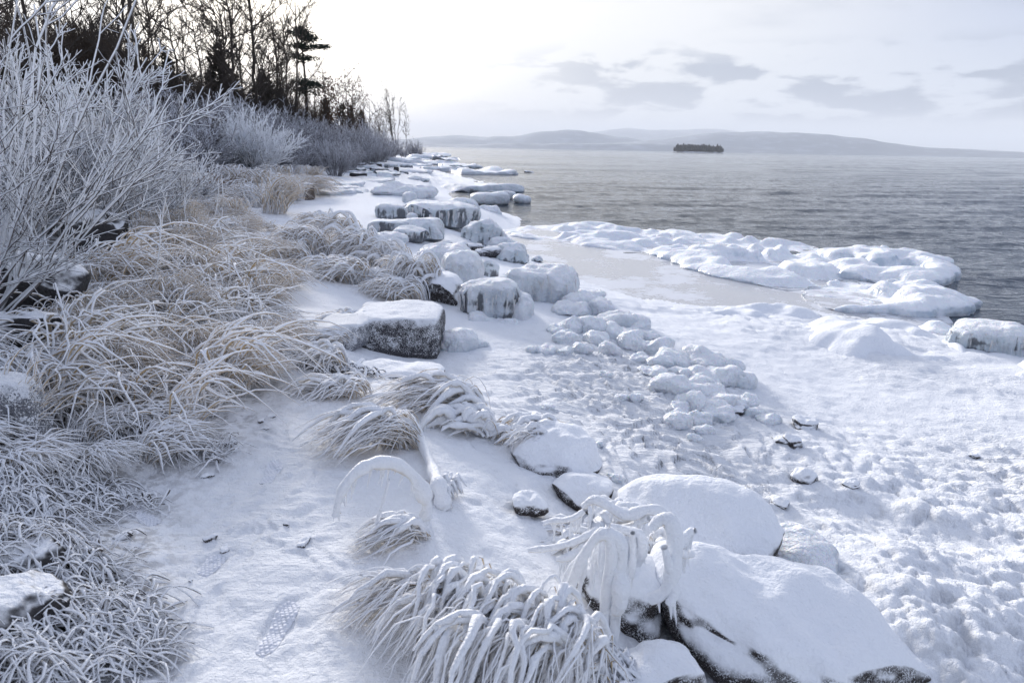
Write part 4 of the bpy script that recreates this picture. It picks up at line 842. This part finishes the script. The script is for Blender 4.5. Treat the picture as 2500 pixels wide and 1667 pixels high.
TL = [(775, 68, 190), (800, 66, 205), (850, 72, 195), (832, 78, 215), (872, 80, 250), (890, 84, 240), (905, 92, 262), (918, 100, 270), (790, 76, 230), (930, 112, 285), (945, 122, 280)]
for i, (px, r_, top) in enumerate(TL):
    TPs.put('slender_tree', 'thin leafless sapling at the open end of the wood', px, r_, top, 'thin saplings at the end of the wood', r.uniform(.6, .9), r.uniform(0, 6))
TPm.put('bare_tree', 'lone many-stemmed bare tree out at the end of the point', 968, 165, 232, None, .72, 1.0)
TPs.put('bare_tree', 'single thin bare tree beside the lone many-stemmed one', 993, 168, 285, None, .6, 2.0)
TPs.put('small_tree', 'small dark tree with frosted trunk between the bushes', 510, 25, 235, None, .75, .4)

# ---- leaf clouds
def cards(C, size, r, asp=.45, flat=0.0):
    n = len(C); a = r.normal(size=(n, 3)); a[:, 2] *= (1 - flat); a /= np.linalg.norm(a, axis=1, keepdims=True); q = r.normal(size=(n, 3)); q -= (q * a).sum(1, keepdims=True) * a; q /= np.linalg.norm(q, axis=1, keepdims=True)
    s = size * r.uniform(.6, 1.4, n)[:, None]; A = a * s; B = q * s * asp
    V = np.stack([C - A, C + B * .9, C + A, C - B * .9], 1).reshape(-1, 3); return V, np.arange(4 * n).reshape(n, 4)
def cedar_mesh(seed, Ht, wid, n):
    r = np.random.default_rng(seed); z = r.beta(1.2, 1.6, n) * Ht * .95 + .25; rr = wid * (1 - z / Ht) ** .7 * np.sqrt(r.uniform(.15, 1, n)); a = r.uniform(0, 2 * math.pi, n)
    lob = 1 + .35 * np.sin(a * 3 + z * 1.7 + seed) + .25 * np.sin(z * 5 + a * 2); C = np.stack([np.cos(a) * rr * lob, np.sin(a) * rr * lob, z - .25 * rr + r.normal(0, .1, n)], 1)
    P0 = np.stack([np.zeros(8), np.zeros(8), np.linspace(-.2, Ht * .93, 8)], 1)[None]
    return tubes(P0, rad(P0, .11, .02), 6), cards(C, .17, r, .5, .3)
CPs = [TreeProto(6.5, *cedar_mesh(501 + k, 6.5, 1.5 + .35 * k, 2300), M_BARK, M_CEDAR) for k in range(3)]
CD = [(130, 34, 130), (160, 36, 155), (100, 38, 140), (200, 40, 160), (240, 42, 180), (340, 40, 150), (365, 44, 130), (400, 42, 170), (425, 46, 150), (460, 48, 165), (495, 45, 120), (520, 50, 170), (550, 52, 130), (580, 50, 140), (605, 54, 125), (630, 56, 160), (655, 58, 190), (690, 62, 195), (560, 45, 200), (300, 46, 170), (270, 38, 200), (450, 40, 220), (600, 48, 200), (500, 42, 210), (20, 32, 80), (60, 36, 120), (-60, 34, 60), (860, 100, 280), (885, 110, 292), (840, 92, 275), (800, 86, 262)]
for i, (px, r_, top) in enumerate(CD):
    (i % 4 == 0 or i > 24) and CPs[i % 3].put('evergreen_tree', 'dark ragged evergreen ' + wood(px), px, r_, top, 'dark evergreens in the wood', r.uniform(.8, 1.25), r.uniform(0, 6))
# brown brush between the trunks
bp = []
for k in range(3):
    v, f = shrub_mesh('x', 340 + k, 60, 5.5, .45, (0, 0), 9, 5, .017, 5, 3, None, 1.0); bp.append(mesh_np('brush_branches', v, f, M_BRUSH))
BR = [(px_b, 36 + i * .75 + (6 if i % 2 else 0), r.uniform(3.6, 5.6)) for i, px_b in enumerate(np.linspace(120, 740, 40))]
for i, (px, r_, h_) in enumerate(BR):
    place_mesh('brush_bush', 'tall brown tangle of bare brush ' + wood(px), 'bush', bp[i % 3], 'branches', ground_at(px, r_), r.uniform(0, 6), (h_ / 5.5 * 1.2, h_ / 5.5 * 1.2, h_ / 5.5), 'brown brush in the wood')

# the lone pine
p = ground_at(752, 66); top = top_z(748, 66, 66); Hp = top - p[2]
pine = thing('pine_tree', 'tall thin pine with tiered dark needle tufts above the wood', 'pine', p)
r = np.random.default_rng(61); mpx = 66 / FPX * 1.02
t_ = np.linspace(0, 1, 14); P0 = np.stack([(.25 * np.sin(t_ * 3) - .15) * 1.0, 0 * t_, t_ * Hp - .2], 1)[None]
obj('trunk', mesh_np('trunk', *tubes(P0, rad(P0, .20, .04), 8), M_BARK), pine)
BRN = []; CC = []
def tier(dx0, dx1, py, thick, n):
    z = top_z(750, py, 66) - p[2]
    for k in range(n):
        dx = r.uniform(dx0, dx1) * mpx; dy = r.normal(0, .8); zz = z + r.uniform(-1, 1) * thick * mpx
        BRN.append(np.stack([np.linspace(0, dx, 5), np.linspace(0, dy, 5), np.linspace(zz - .35, zz, 5)], 1)); m = 26
        CC.append(np.stack([dx + r.normal(0, .30, m), dy + r.normal(0, .30, m), zz + r.normal(0, .07, m) + .04], 1))
for a_ in ((-12, 20, 80, 8, 13), (-16, 26, 95, 6, 10), (-24, 14, 112, 5, 10), (0, 48, 115, 4, 9), (10, 36, 97, 3, 5), (-16, 14, 140, 5, 8), (-12, 10, 150, 4, 5), (-18, 28, 210, 9, 12), (-14, 22, 226, 6, 9), (-18, 5, 200, 6, 5), (10, 30, 205, 4, 4)): tier(*a_)
for q_ in BRN: obj('limb', mesh_np('limb', *tubes(q_[None], rad(q_[None], .035, .015), 4), M_BARK), pine)
obj('crown', mesh_np('crown', *cards(np.concatenate(CC), .22, r, .22, .2), M_PINE), pine)
# oak saplings still holding brown leaves
for (px, r_, top, n_, lb) in ((808, 67, 205, 900, 'small oak still hung with brown leaves beside the pine'), (865, 74, 215, 420, 'thin oak sapling with sparse brown leaves'), (925, 98, 300, 200, 'low oak sapling with few brown leaves near the point')):
    o = TPs.put('oak_tree', lb, px, r_, top, None, .8, px, 'tree')
    hh_ = TPs.H; C = np.stack([r.normal(0, .75, n_), r.normal(0, .75, n_), r.uniform(.35, .97, n_) * hh_], 1); me = mesh_np('leaves', *cards(C, .12, r, .6), M_LEAF); obj('leaves', me, o)


# ------------------------------------------------------------------ grass
def grass_proto(seed, n, base, L, h, spread, rad_, mat, q=(.45, .95), K=8, S=3, lump=.0, lean=0.0):
    P, R = blades(n, base, L, h, lean, spread, rad_, seed, K, q, lump); return mesh_np('blades', *tubes(P, R, S), mat)
GP = [grass_proto(601, 260, (.16, .14), .42, .34, .7, .0042, M_GRASS, lump=.15), grass_proto(602, 240, (.20, .14), .50, .26, .55, .0045, M_GRASS, (.6, 1.0), lump=.15), grass_proto(603, 200, (.18, .16), .36, .40, .9, .0048, M_GRASS, (.4, .85), lump=.2),
      grass_proto(604, 230, (.18, .14), .44, .20, .6, .0058, M_GRASS2, (.65, 1.0), S=4, lump=.22), grass_proto(605, 210, (.20, .16), .40, .17, 1.0, .0062, M_GRASS2, (.7, 1.0), S=4, lump=.25), grass_proto(606, 60, (.14, .12), .30, .62, .5, .0048, M_GRASS, (.25, .6), lump=.15)]
GFAR = [grass_proto(607, 220, (.5, .4), .7, .75, 1.6, .009, M_DRYGRASS, (.3, .8), K=6), grass_proto(608, 240, (.5, .4), .7, .55, 1.6, .011, M_GRASS, (.4, .9), K=6)]
from math import pi
def inpoly(x, y, poly):
    c = False; j = len(poly) - 1
    for i in range(len(poly)):
        if (poly[i][1] > y) != (poly[j][1] > y) and x < (poly[j][0] - poly[i][0]) * (y - poly[i][1]) / (poly[j][1] - poly[i][1]) + poly[i][0]: c = not c
        j = i
    return c
BANK = [(-120, 1160), (-120, 860), (40, 900), (150, 760), (260, 740), (130, 690), (330, 640), (350, 560), (480, 520), (560, 530), (600, 590), (660, 650), (680, 700), (640, 760), (690, 800), (670, 870), (620, 900), (650, 960), (560, 1000), (480, 1030), (430, 1090), (300, 1150), (120, 1160)]
r = np.random.default_rng(33); cnt = 0; done = []
LBG = {0: 'thin straw-coloured frosted grass tuft on the bank', 3: 'thick-frosted drooping grass tuft on the bank'}
tries = 0
while cnt < 230 and tries < 6000:
    tries += 1
    px, py = r.uniform(-120, 690), r.uniform(520, 1165)
    if not inpoly(px, py, BANK): continue
    q = gp(px, py); dd = np.linalg.norm(q[:2])
    if any(math.hypot(q[0] - a, q[1] - b_) < (.15 if py < 960 else .235) + .012 * dd for a, b_ in done): continue
    done.append((q[0], q[1])); heavy = py > 900 + .25 * (px - 300) and r.uniform() < .75 or r.uniform() < (.6 if px > 520 else .25)
    k = (3 + int(r.integers(0, 2))) if heavy else int(r.integers(0, 3)); sc = (.50 + .040 * dd) * r.uniform(.75, 1.2)
    if not heavy and r.uniform() < .10: k = 5
    place_mesh('grass_tuft', (LBG[3] if heavy else LBG[0]) + (', near the pale grey boulder' if px < 330 and py > 930 else ', below the boulder row' if px < 330 and py > 740 else ', by the dark angular boulder' if px < 400 else ', above the small dark cracks' if py > 850 else ', opposite the squared block' if py > 690 else ', toward the tawny patch'), 'grass', GP[k], 'blades', (q[0], q[1], q[2] - .01), -math.radians(100) + r.normal(0, 1.0), sc, 'heavily frosted tufts by the path' if heavy else 'straw grass tufts of the left bank'); cnt += 1
GLONG = [grass_proto(620 + k, 26, (.25, .2), .95, .46, 1.1, .0075, M_GRASS2 if k else M_GRASS, (.55, .95), K=11, S=5, lump=.22) for k in range(2)]
for i in range(30):
    px, py = r.uniform(30, 640), r.uniform(600, 1060)
    if not inpoly(px, py, BANK): continue
    q = gp(px, py); place_mesh('arching_grass', 'loose sheaf of long bent frosted blades arching over the bank tufts', 'grass', GLONG[i % 2], 'blades', q, -math.radians(100) + r.normal(0, .9), (.55 + .04 * np.linalg.norm(q[:2])) * r.uniform(.8, 1.15), 'long bent blades over the bank')
for i in range(34):
    px, py = r.uniform(380, 660), r.uniform(425, 520)
    if px > 600 and py > 470: continue
    px = 380 + (px - 380) * .8; q = gp(px, py); place_mesh('dry_grass', 'tawny dry grass patch around the dome-shaped bush', 'grass', GFAR[i % 2], 'blades', q, r.uniform(0, 6), r.uniform(.45, .75), 'tawny grass round the bush')
for i, (px, py) in enumerate(((640, 478), (660, 492), (690, 492), (720, 490), (625, 490), (700, 475), (740, 480), (600, 480), (650, 468), (765, 445), (740, 430), (670, 520), (625, 505))):
    q = gp(px, py); place_mesh('grass_tuft', 'low white frosted grass hummock by the brown-sided block', 'grass', GP[1 + i % 2], 'blades', q, r.uniform(0, 6), r.uniform(1.5, 2.2), 'white hummocks by the block')

# ---- ice-laden clumps in the open
def iced_clump(name, label, p, lean, L, h, base, nf, nt, rt, seed, spread=.5, q=(.6, 1.0), rf=.0045, icicles=0):
    t = thing(name, label, 'grass', p)
    P, R = blades(nf, base, L, h * .9, lean, spread, rf, seed, 8, q, .15); obj('blades', mesh_np('blades', *tubes(P, R, 3), M_GRASS), t)
    P, R = blades(nt, base, L * .95, h, lean, spread * .9, rt, seed + 1, 12, q, .20, .015)
    ice = tubes(P, R, 5)
    parts = [ice]
    if icicles:
        rr = np.random.default_rng(seed + 2); i = rr.integers(0, nt, icicles); k = rr.integers(3, 10, icicles); b0 = P[i, k]; ln = np.minimum(b0[:, 2] * .8, rr.uniform(.04, .16, icicles))
        Q = b0[:, None] + np.linspace(0, 1, 5)[None, :, None] * np.stack([rr.normal(0, .01, icicles), rr.normal(0, .01, icicles), -ln], 1)[:, None]
        parts.append(tubes(Q, np.linspace(.011, .002, 5)[None] * rr.uniform(.6, 1.3, icicles)[:, None], 5))
    v, f = merge(parts); obj('ice_coat', mesh_np('ice_coat', v, f, M_GRASS2 if rt < .009 else M_SNOWICE), t); return t
M_SNOWICE = mat_frosted('snow_on_iced_stems', (0.64, 0.58, 0.48), (0.76, 0.72, 0.66), -0.9, -0.25, 0.7, 16.0, rough=0.5, bscale=70.0, bdist=0.012)
LEFT = math.radians(-118)
def G0(px, py, dz=0.0): q = gp(px, py); q[2] += dz; return q
# foreground drooping clump (several hummocks of one stand)
iced_clump('iced_grass', 'big drooping clump of iced grass in front of dark boulders', G0(1300, 1640), math.radians(-148), .36, .31, (.24, .14), 560, 92, .0100, 701, .26, (.75, 1.0), .0028, 30)
iced_clump('iced_grass', 'iced grass clump with rounded snow crest above the big drooping one', G0(1180, 1520), math.radians(-142), .32, .25, (.18, .10), 280, 46, .0100, 703, .25, (.75, 1.0), .0034, 16)
iced_clump('iced_grass', 'thin arching iced grass reaching over bare snow', G0(1045, 1465), math.radians(-112), .34, .14, (.07, .05), 130, 9, .0100, 705, .25, (.7, 1.0), .0034, 8)
iced_clump('iced_grass', 'iced grass hanging at the rim of the dark gap between boulders', G0(1420, 1650), math.radians(-135), .28, .25, (.13, .09), 150, 24, .013, 707, .35, (.6, .95), .0036, 30)
# stems hung with thick icicles on the boulder
for (o_, Q_, R_) in PEND:
    tag(obj('icicles', mesh_np('icicles', *tubes(Q_, R_, 6), M_STEMICE), o_), kind='stuff')
iced_clump('icicle_clump', 'thick icicle-draped stems hanging over the steep dark rock', G0(1500, 1470, .04), math.radians(-140), .13, .30, (.12, .09), 16, 15, .025, 711, .6, (.8, 1.05), .005, 60)
iced_clump('icicle_clump', 'wreath of ice-coated stems on top of the domed boulder edge', G0(1600, 1440, .10), math.radians(100), .10, .22, (.11, .08), 16, 11, .026, 713, .8, (.8, 1.05), .005, 40)
iced_clump('icicle_clump', 'low sprawl of iced twigs on the snow left of the icicles', G0(1420, 1330), math.radians(-95), .22, .08, (.14, .09), 24, 14, .015, 715, .5, (.7, 1.0), .005, 0)
iced_clump('icicle_clump', 'curl of snow-thick stems behind the icicle-draped ones', G0(1450, 1310), math.radians(75), .30, .13, (.09, .07), 24, 12, .024, 717, .4, (.7, 1.0), .005, 20)
# arch and its neighbours
def arch(label, pts, radius, seed, name='ice_arch', fringe=0):
    P3 = np.array(pts, float); s = np.linspace(0, 1, len(P3)); u = np.linspace(0, 1, 40); P = np.stack([np.interp(u, s, P3[:, k]) for k in range(3)], 1)
    for _ in range(3): P[1:-1] = (P[:-2] + P[1:-1] * 2 + P[2:]) / 4
    base = P[0].copy(); base[2] = Hs(base[0], base[1]); r = np.random.default_rng(seed)
    R = radius * (1 - .5 * u) * (1 + .30 * np.convolve(r.normal(size=42), np.ones(3) / 3, 'valid')); parts = [tubes((P - base)[None], R[None], 9)]
    if fringe:
        i = r.integers(8, 39, fringe); b0 = (P - base)[i]; ln = r.uniform(.03, .13, fringe) * np.minimum(1, (P[i, 2] - base[2]) / .15)
        Q = b0[:, None] + np.linspace(0, 1, 5)[None, :, None] * np.stack([r.normal(-.01, .015, fringe), r.normal(0, .015, fringe), -ln], 1)[:, None]; parts.append(tubes(Q, np.linspace(.008, .002, 5)[None] * np.ones((fringe, 1)), 5))
    v, f = merge(parts); return tag(obj(name, mesh_np(name, v, f, M_SNOWICE), None, base), label, 'ice')
def on_ray(px, py, ref): # a point above ground: same depth as the reference foot
    d = ray(px, py); k = np.linalg.norm(ref[:2]) / math.hypot(d[0], d[1]); return np.array([d[0] * k, d[1] * k, CAM_Z + d[2] * k])
# the wreath of icicle-hung branches over the steep rock, branch by branch
def wreath():
    ref = gp(1440, 1560) ; r = np.random.default_rng(41)
    t = thing('iced_branch_wreath', 'wreath of thick ice-sheathed branches dripping icicles over the steep dark rock', 'icicles', ref)
    L = [([(1375, 1500), (1395, 1420), (1425, 1345), (1455, 1300), (1480, 1290), (1500, 1315), (1490, 1380), (1480, 1450), (1478, 1520), (1470, 1570)], .024),
         ([(1480, 1288), (1512, 1310), (1518, 1370), (1500, 1440), (1505, 1510), (1495, 1585)], .026), ([(1490, 1290), (1530, 1300), (1562, 1300), (1570, 1330), (1558, 1375)], .022),
         ([(1590, 1290), (1615, 1270), (1640, 1275), (1652, 1320), (1645, 1385), (1625, 1440), (1585, 1455)], .028), ([(1425, 1238), (1450, 1212), (1490, 1232), (1530, 1258), (1575, 1240), (1620, 1250), (1645, 1280)], .024),
         ([(1290, 1345), (1345, 1332), (1400, 1318), (1440, 1305), (1470, 1292)], .017), ([(1325, 1282), (1380, 1268), (1425, 1245)], .015), ([(1438, 1232), (1442, 1262), (1440, 1295)], .011), ([(1470, 1250), (1500, 1290), (1540, 1290), (1585, 1268)], .018),
         ([(1360, 1360), (1400, 1350), (1440, 1330)], .018), ([(1500, 1370), (1515, 1410), (1512, 1470), (1500, 1500)], .030), ([(1350, 1480), (1375, 1440), (1400, 1380), (1440, 1330)], .013), ([(1620, 1330), (1640, 1400), (1650, 1450), (1630, 1470)], .020),
         ([(1700, 1300), (1672, 1310), (1650, 1335)], .022), ([(1690, 1345), (1665, 1350), (1650, 1370)], .018), ([(1545, 1300), (1548, 1350), (1540, 1400)], .014), ([(1460, 1300), (1450, 1380), (1445, 1440)], .012), ([(1430, 1330), (1425, 1400), (1410, 1470)], .012)]
    for pts, ra in L:
        back = max(0.0, (1500 - max(p_[1] for p_ in pts)) / 400.0) * .35
        P = np.array([on_ray(a, b_, ref * (1 + back)) for a, b_ in pts]) - ref; u = np.linspace(0, 1, 26); s_ = np.linspace(0, 1, len(P)); P = np.stack([np.interp(u, s_, P[:, k]) for k in range(3)], 1)
        for _ in range(3): P[1:-1] = (P[:-2] + 2 * P[1:-1] + P[2:]) / 4
        P[:, 1] += .02 * np.sin(u * 5 + ra * 900)
        R_ = ra * (.75 + .35 * np.sin(u * 3.0)) * (1 + .13 * np.convolve(r.normal(size=28), np.ones(3) / 2, 'valid')); parts = [tubes(P[None], R_[None], 10)]
        n = 9; i = r.integers(3, 24, n); ln = r.uniform(.02, .10, n); Q = P[i][:, None] + np.linspace(0, 1, 5)[None, :, None] * np.stack([r.normal(0, .008, n), r.normal(0, .008, n), -ln - ra], 1)[:, None]
        parts.append(tubes(Q, np.linspace(.010, .002, 5)[None] * np.ones((n, 1)), 6)); v, f = merge(parts); obj('iced_branch', mesh_np('iced_branch', v, f, M_SNOWICE), t)
wreath()
a0 = gp(1035, 1275); a1 = gp(825, 1330)
mid = lambda s: a0 * (1 - s) + a1 * s
arch('thick arch of ice bent over the snow with hanging threads', [a0, on_ray(1045, 1230, mid(.1)), on_ray(1015, 1165, mid(.25)), on_ray(965, 1128, mid(.4)), on_ray(905, 1130, mid(.6)), on_ray(860, 1160, mid(.8)), on_ray(830, 1205, mid(.9)), on_ray(818, 1260, mid(1.0))], .038, 3, fringe=26)
c0_ = gp(905, 1330); arch('upright iced stem leaning inside the ice arch', [c0_, on_ray(922, 1270, c0_), on_ray(945, 1190, c0_), on_ray(950, 1170, c0_)], .012, 4, 'ice_spike')
iced_clump('iced_grass', 'fan of iced grass stems spreading below the ice arch', G0(1025, 1310), math.radians(-116), .30, .11, (.06, .05), 60, 13, .011, 721, .22, (.75, 1.0), .004, 8)
l0 = gp(1085, 1240); l1 = gp(1000, 1050)
arch('log-like ice-wrapped stem sloping down from the iced tuft', [l0, on_ray(1072, 1185, l0), on_ray(1050, 1130, l0 * .6 + l1 * .4), on_ray(1025, 1070, l0 * .3 + l1 * .7), on_ray(1005, 1020, l1), on_ray(985, 1000, l1)], .042, 5, 'ice_log', 12)
iced_clump('iced_grass', 'root-like fringe of iced stems below the ice-wrapped stem', G0(1075, 1200), math.radians(170), .10, .07, (.09, .07), 30, 22, .011, 723, .6, (.8, 1.05), .004, 0)
iced_clump('iced_grass', 'fan-shaped iced tuft with straw showing under its crest', G0(985, 1085), math.radians(-116), .46, .24, (.14, .09), 330, 20, .013, 725, .26, (.66, 1.0), .0036, 20)
iced_clump('iced_grass', 'iced tuft with tall arching plumes behind the fan-shaped one', G0(1130, 1010), math.radians(-98), .52, .26, (.22, .10), 240, 22, .017, 727, .30, (.66, 1.0), .004, 34)
iced_clump('iced_grass', 'blocky curtain of ice over stems at the edge of the arching plumes', G0(1165, 1060), math.radians(-80), .26, .15, (.18, .08), 30, 22, .024, 729, .5, (.7, 1.0), .005, 30)
iced_clump('iced_grass', 'trailing heap of ice-coated stems running down to the flat', G0(1240, 1075), math.radians(95), .34, .14, (.18, .10), 60, 22, .018, 731, .5, (.75, 1.0), .005, 0)
iced_clump('iced_grass', 'frosted low tuft with ice beads beside the squared block slab', G0(850, 960), math.radians(-115), .30, .12, (.20, .12), 120, 30, .011, 733, .5, (.7, 1.0), .005, 8)
iced_clump('iced_grass', 'small knot of iced stems at the corner of the low slab', G0(815, 900), math.radians(-110), .26, .18, (.16, .10), 90, 22, .014, 735, .6, (.6, 1.0), .005, 0)
iced_clump('iced_grass', 'frosted tuft growing on the slanting rock top', G0(865, 800), math.radians(-112), .30, .16, (.18, .12), 160, 24, .012, 737, .5, (.65, 1.0), .005, 10)
iced_clump('iced_grass', 'dark-rooted frosted stems trailing along the path edge', G0(790, 830), math.radians(-108), .40, .10, (.30, .14), 160, 24, .012, 739, .6, (.7, 1.0), .005, 0)
iced_clump('iced_grass', 'small comb of icicles on the rounded snowy boulder', G0(1330, 1120, .08), math.radians(-105), .26, .15, (.06, .05), 20, 9, .015, 741, .25, (.75, 1.0), .004, 40)
# the stand of drooping iced grass between path and ledges
ST = [(770, 630, .62, .62, 'broad pale frosted tuft at the start of the drooping stand', 300, 8, .010), (850, 600, .7, .66, 'tall iced tuft with looped ice crests in the drooping stand', 240, 22, .020), (900, 640, .7, .62, 'arching ice-hung tuft in the middle of the drooping stand', 240, 22, .020), (860, 690, .6, .42, 'low fringed tuft at the front of the drooping stand', 260, 22, .014), (965, 660, .6, .55, 'thick-iced tuft with rounded lobes in the drooping stand', 150, 26, .024), (1035, 715, .5, .62, 'heavily iced plume draped beside the dark-fronted boulder', 260, 34, .018), (990, 730, .5, .34, 'lace-like fringe of iced stems below the iced plume', 220, 24, .010), (930, 700, .34, .28, 'clustered knobs of ice between the drooping tufts', 60, 26, .024), (800, 570, .6, .50, 'farther pale tuft behind the looped ice crests', 220, 16, .016), (720, 645, .5, .40, 'fine-bladed frosted tuft leaning over the path', 260, 5, .008)]
for i, (px, py, L, h, lb, nf, nt, rt) in enumerate(ST):
    iced_clump('iced_grass', lb, G0(px, py), math.radians(-105), L * .82, h * .80, (.32, .20), nf, nt, rt, 760 + 3 * i, .45, (.6, 1.0), .007, 40 if rt > .015 else 0)
iced_clump('iced_grass', 'tiny grass wisp alone on the snowy flat', G0(668, 566), math.radians(-100), .3, .2, (.12, .1), 40, 4, .010, 795, .6, (.6, 1.0), .007)

# tall weeds and bent stalks in the bank
r = np.random.default_rng(12)
W_ = [(150, 960, 690), (560, 760, 540), (622, 700, 560), (400, 720, 470), (470, 620, 432), (500, 600, 440), (530, 590, 425), (350, 760, 520), (615, 860, 720), (640, 760, 600), (420, 640, 450), (510, 880, 745), (200, 700, 560), (130, 760, 620), (60, 760, 600), (95, 730, 610)]
for i, (px, py, top) in enumerate(W_):
    q = gp(px, py); zt = on_ray(px + r.uniform(-40, 40), top, q); P = np.linspace(0, 1, 8)[:, None] * (zt - q)[None]; P[:, 0] += .06 * np.sin(np.linspace(0, 3, 8)) * r.choice([-1, 1]); P = P[None]
    r_ = np.linspace(.008, .005, 8)[None] * (.8 + np.linalg.norm(q) * .04)
    t = thing('weed_stalk', 'upright frosted weed stalk sticking out of the bank grass', 'stalk', q, 0, 'upright frosted stalks'); v, f = tubes(P, r_ * (1 + .2 * r.normal(size=(1, 8))), 5); obj('stem', mesh_np('stem', v, f, M_GRASS2), t)
    Q, Lq = grow(P, np.array([np.linalg.norm(zt - q)]), 4, .5, .98, 30, .22, .1, 5, r); obj('side_shoots', mesh_np('side_shoots', *tubes(Q, rad(Q, r_[0, 4] * .8, r_[0, 4] * .5), 4), M_GRASS2), t)

# frosted twig tangle at the lower left, over the buried boulder
def tangle(label, px, py, ax, ay, hgt, n, rad_, seed, name='twig_tangle'):
    q = gp(px, py); r = np.random.default_rng(seed); K = 8; a = r.uniform(0, 2 * math.pi, n); d = np.sqrt(r.uniform(0, 1, n)); X = np.cos(a) * d * ax; Y = np.sin(a) * d * ay
    az = r.uniform(0, 2 * math.pi, n); L = r.uniform(.06, .26, n); s = np.linspace(-.5, .5, K); curl = r.normal(0, 1.5, n)
    th = az[:, None] + curl[:, None] * s[None]; px_ = X[:, None] + np.cumsum(np.cos(th), 1) / K * L[:, None]; py_ = Y[:, None] + np.cumsum(np.sin(th), 1) / K * L[:, None]
    mound = hgt * np.clip(1 - (px_ / ax) ** 2 - (py_ / ay) ** 2, 0, 1) ** .7
    gz = H(px_ + q[0], py_ + q[1]) - q[2]
    z = gz + mound * r.uniform(.55, 1.05, n)[:, None] + .006 + r.uniform(.01, .07, n)[:, None] * np.sin(np.linspace(0, math.pi, K))[None]
    R = rad_ * r.uniform(.55, 1.5, n)[:, None] * (1 + .30 * r.normal(size=(n, K)).clip(-1.6, 2.2)); R[:, [0, -1]] *= .6
    t = thing(name, label, 'twigs', q); obj('twigs', mesh_np('twigs', *tubes(np.stack([px_, py_, z], 2), R, 4), M_TANGLE), t)
M_TANGLE = mat_frosted('snow_on_tangled_twigs', (0.055, 0.045, 0.042), (0.12, 0.09, 0.07), -0.42, 0.12, 0.5, 16.0, rough=0.8, bscale=110.0, bdist=0.006)
tangle('mat of snow-covered tangled twigs spilling over the buried boulder', 130, 1570, .32, .34, .10, 1500, .0033, 81)
tangle('snowy twig tangle heaped above the buried boulder', 50, 1400, .32, .28, .14, 800, .0033, 82)
tangle('low frosted stems matted at the edge of the grass bank', 170, 1180, .42, .13, .03, 360, .0036, 83)
tangle('frosted debris line where the path meets the bank', 420, 1090, .34, .10, .02, 300, .0034, 84)
tangle('white twig mat lying below the pale frosted boulder', 30, 1230, .30, .16, .06, 420, .0038, 85)
tangle('icy twigs and stems in the gap at the foot of the foreground clump', 1470, 1660, .26, .16, .05, 380, .007, 86)
tangle('short frosted stems matted round the low slab by the block', 790, 890, .45, .16, .03, 260, .007, 87)

# ------------------------------------------------------------------ boot prints: pressed snow with the sole's six-sided lugs
M_PRESS = plain('pressed_wet_snow', (0.70, 0.72, 0.76), (0.86, 0.88, 0.93), 30.0, .6)
M_LUG = plain('snow_lug', (0.78, 0.80, 0.86), (0.86, 0.875, 0.915), 40.0, .8)
LBP = ['clear boot print with honeycomb sole pattern on the open path', 'heel print beside the bare patch of path', 'boot print with muddy centre farther up the path', 'faint slanting boot print near the twig mat', 'faint boot print beside the small slabs']
for i, (x, y, h_, l) in enumerate(PP):
    z = Hs(x, y); t = thing('boot_print', LBP[i], 'footprint', (x, y, z), 0)
    def width(u): return .046 * (1 - .25 * math.exp(-((u + .12) / .22) ** 2)) * math.sqrt(max(0, 1 - abs(2 * u) ** 5)) if l > .2 else .042 * math.sqrt(max(0, 1 - (2 * u) ** 4))
    V = []; us = np.linspace(-.5, .5, 25)
    def gz(u_, v_): 
        X = x + u_ * l * math.sin(h_) + v_ * math.cos(h_); Y = y + u_ * l * math.cos(h_) - v_ * math.sin(h_); return X - x, Y - y, Hs(X, Y) - z
    for u in us:
        for s in (-1, -.5, 0, .5, 1): X, Y, Z = gz(u, s * width(u)); V.append((X, Y, Z + .003))
    obj('sole_impression', mesh_np('sole_impression', V, grid_faces(25, 5), M_PRESS), t)
    LV = []; LF = []; st = .0185; rows = int(l / (st * .86)) + 2
    for a in range(rows):
        for b_ in range(-3, 4):
            u = -.5 + (a + .5) * st * .86 / l; v = (b_ + (.5 if a % 2 else 0)) * st
            if abs(u) > .49 or abs(v) > width(u) - .004: continue
            X, Y, Z = gz(u, v); o = len(LV); rr = st * .5 * 1.04
            for k in range(6): LV.append((X + rr * math.cos(k * pi / 3 + pi / 6 - h_), Y + rr * math.sin(k * pi / 3 + pi / 6 - h_), Z + .001))
            for k in range(6): LV.append((X + rr * .78 * math.cos(k * pi / 3 + pi / 6 - h_), Y + rr * .78 * math.sin(k * pi / 3 + pi / 6 - h_), Z + .0065))
            for k in range(6): LF.append((o + k, o + (k + 1) % 6, o + 6 + (k + 1) % 6, o + 6 + k))
            LF += [(o + 6, o + 7, o + 8, o + 9), (o + 6, o + 9, o + 10, o + 11)]
    if LF: tag(obj('sole_lugs', mesh_np('sole_lugs', LV, LF, M_LUG), t), kind='stuff')
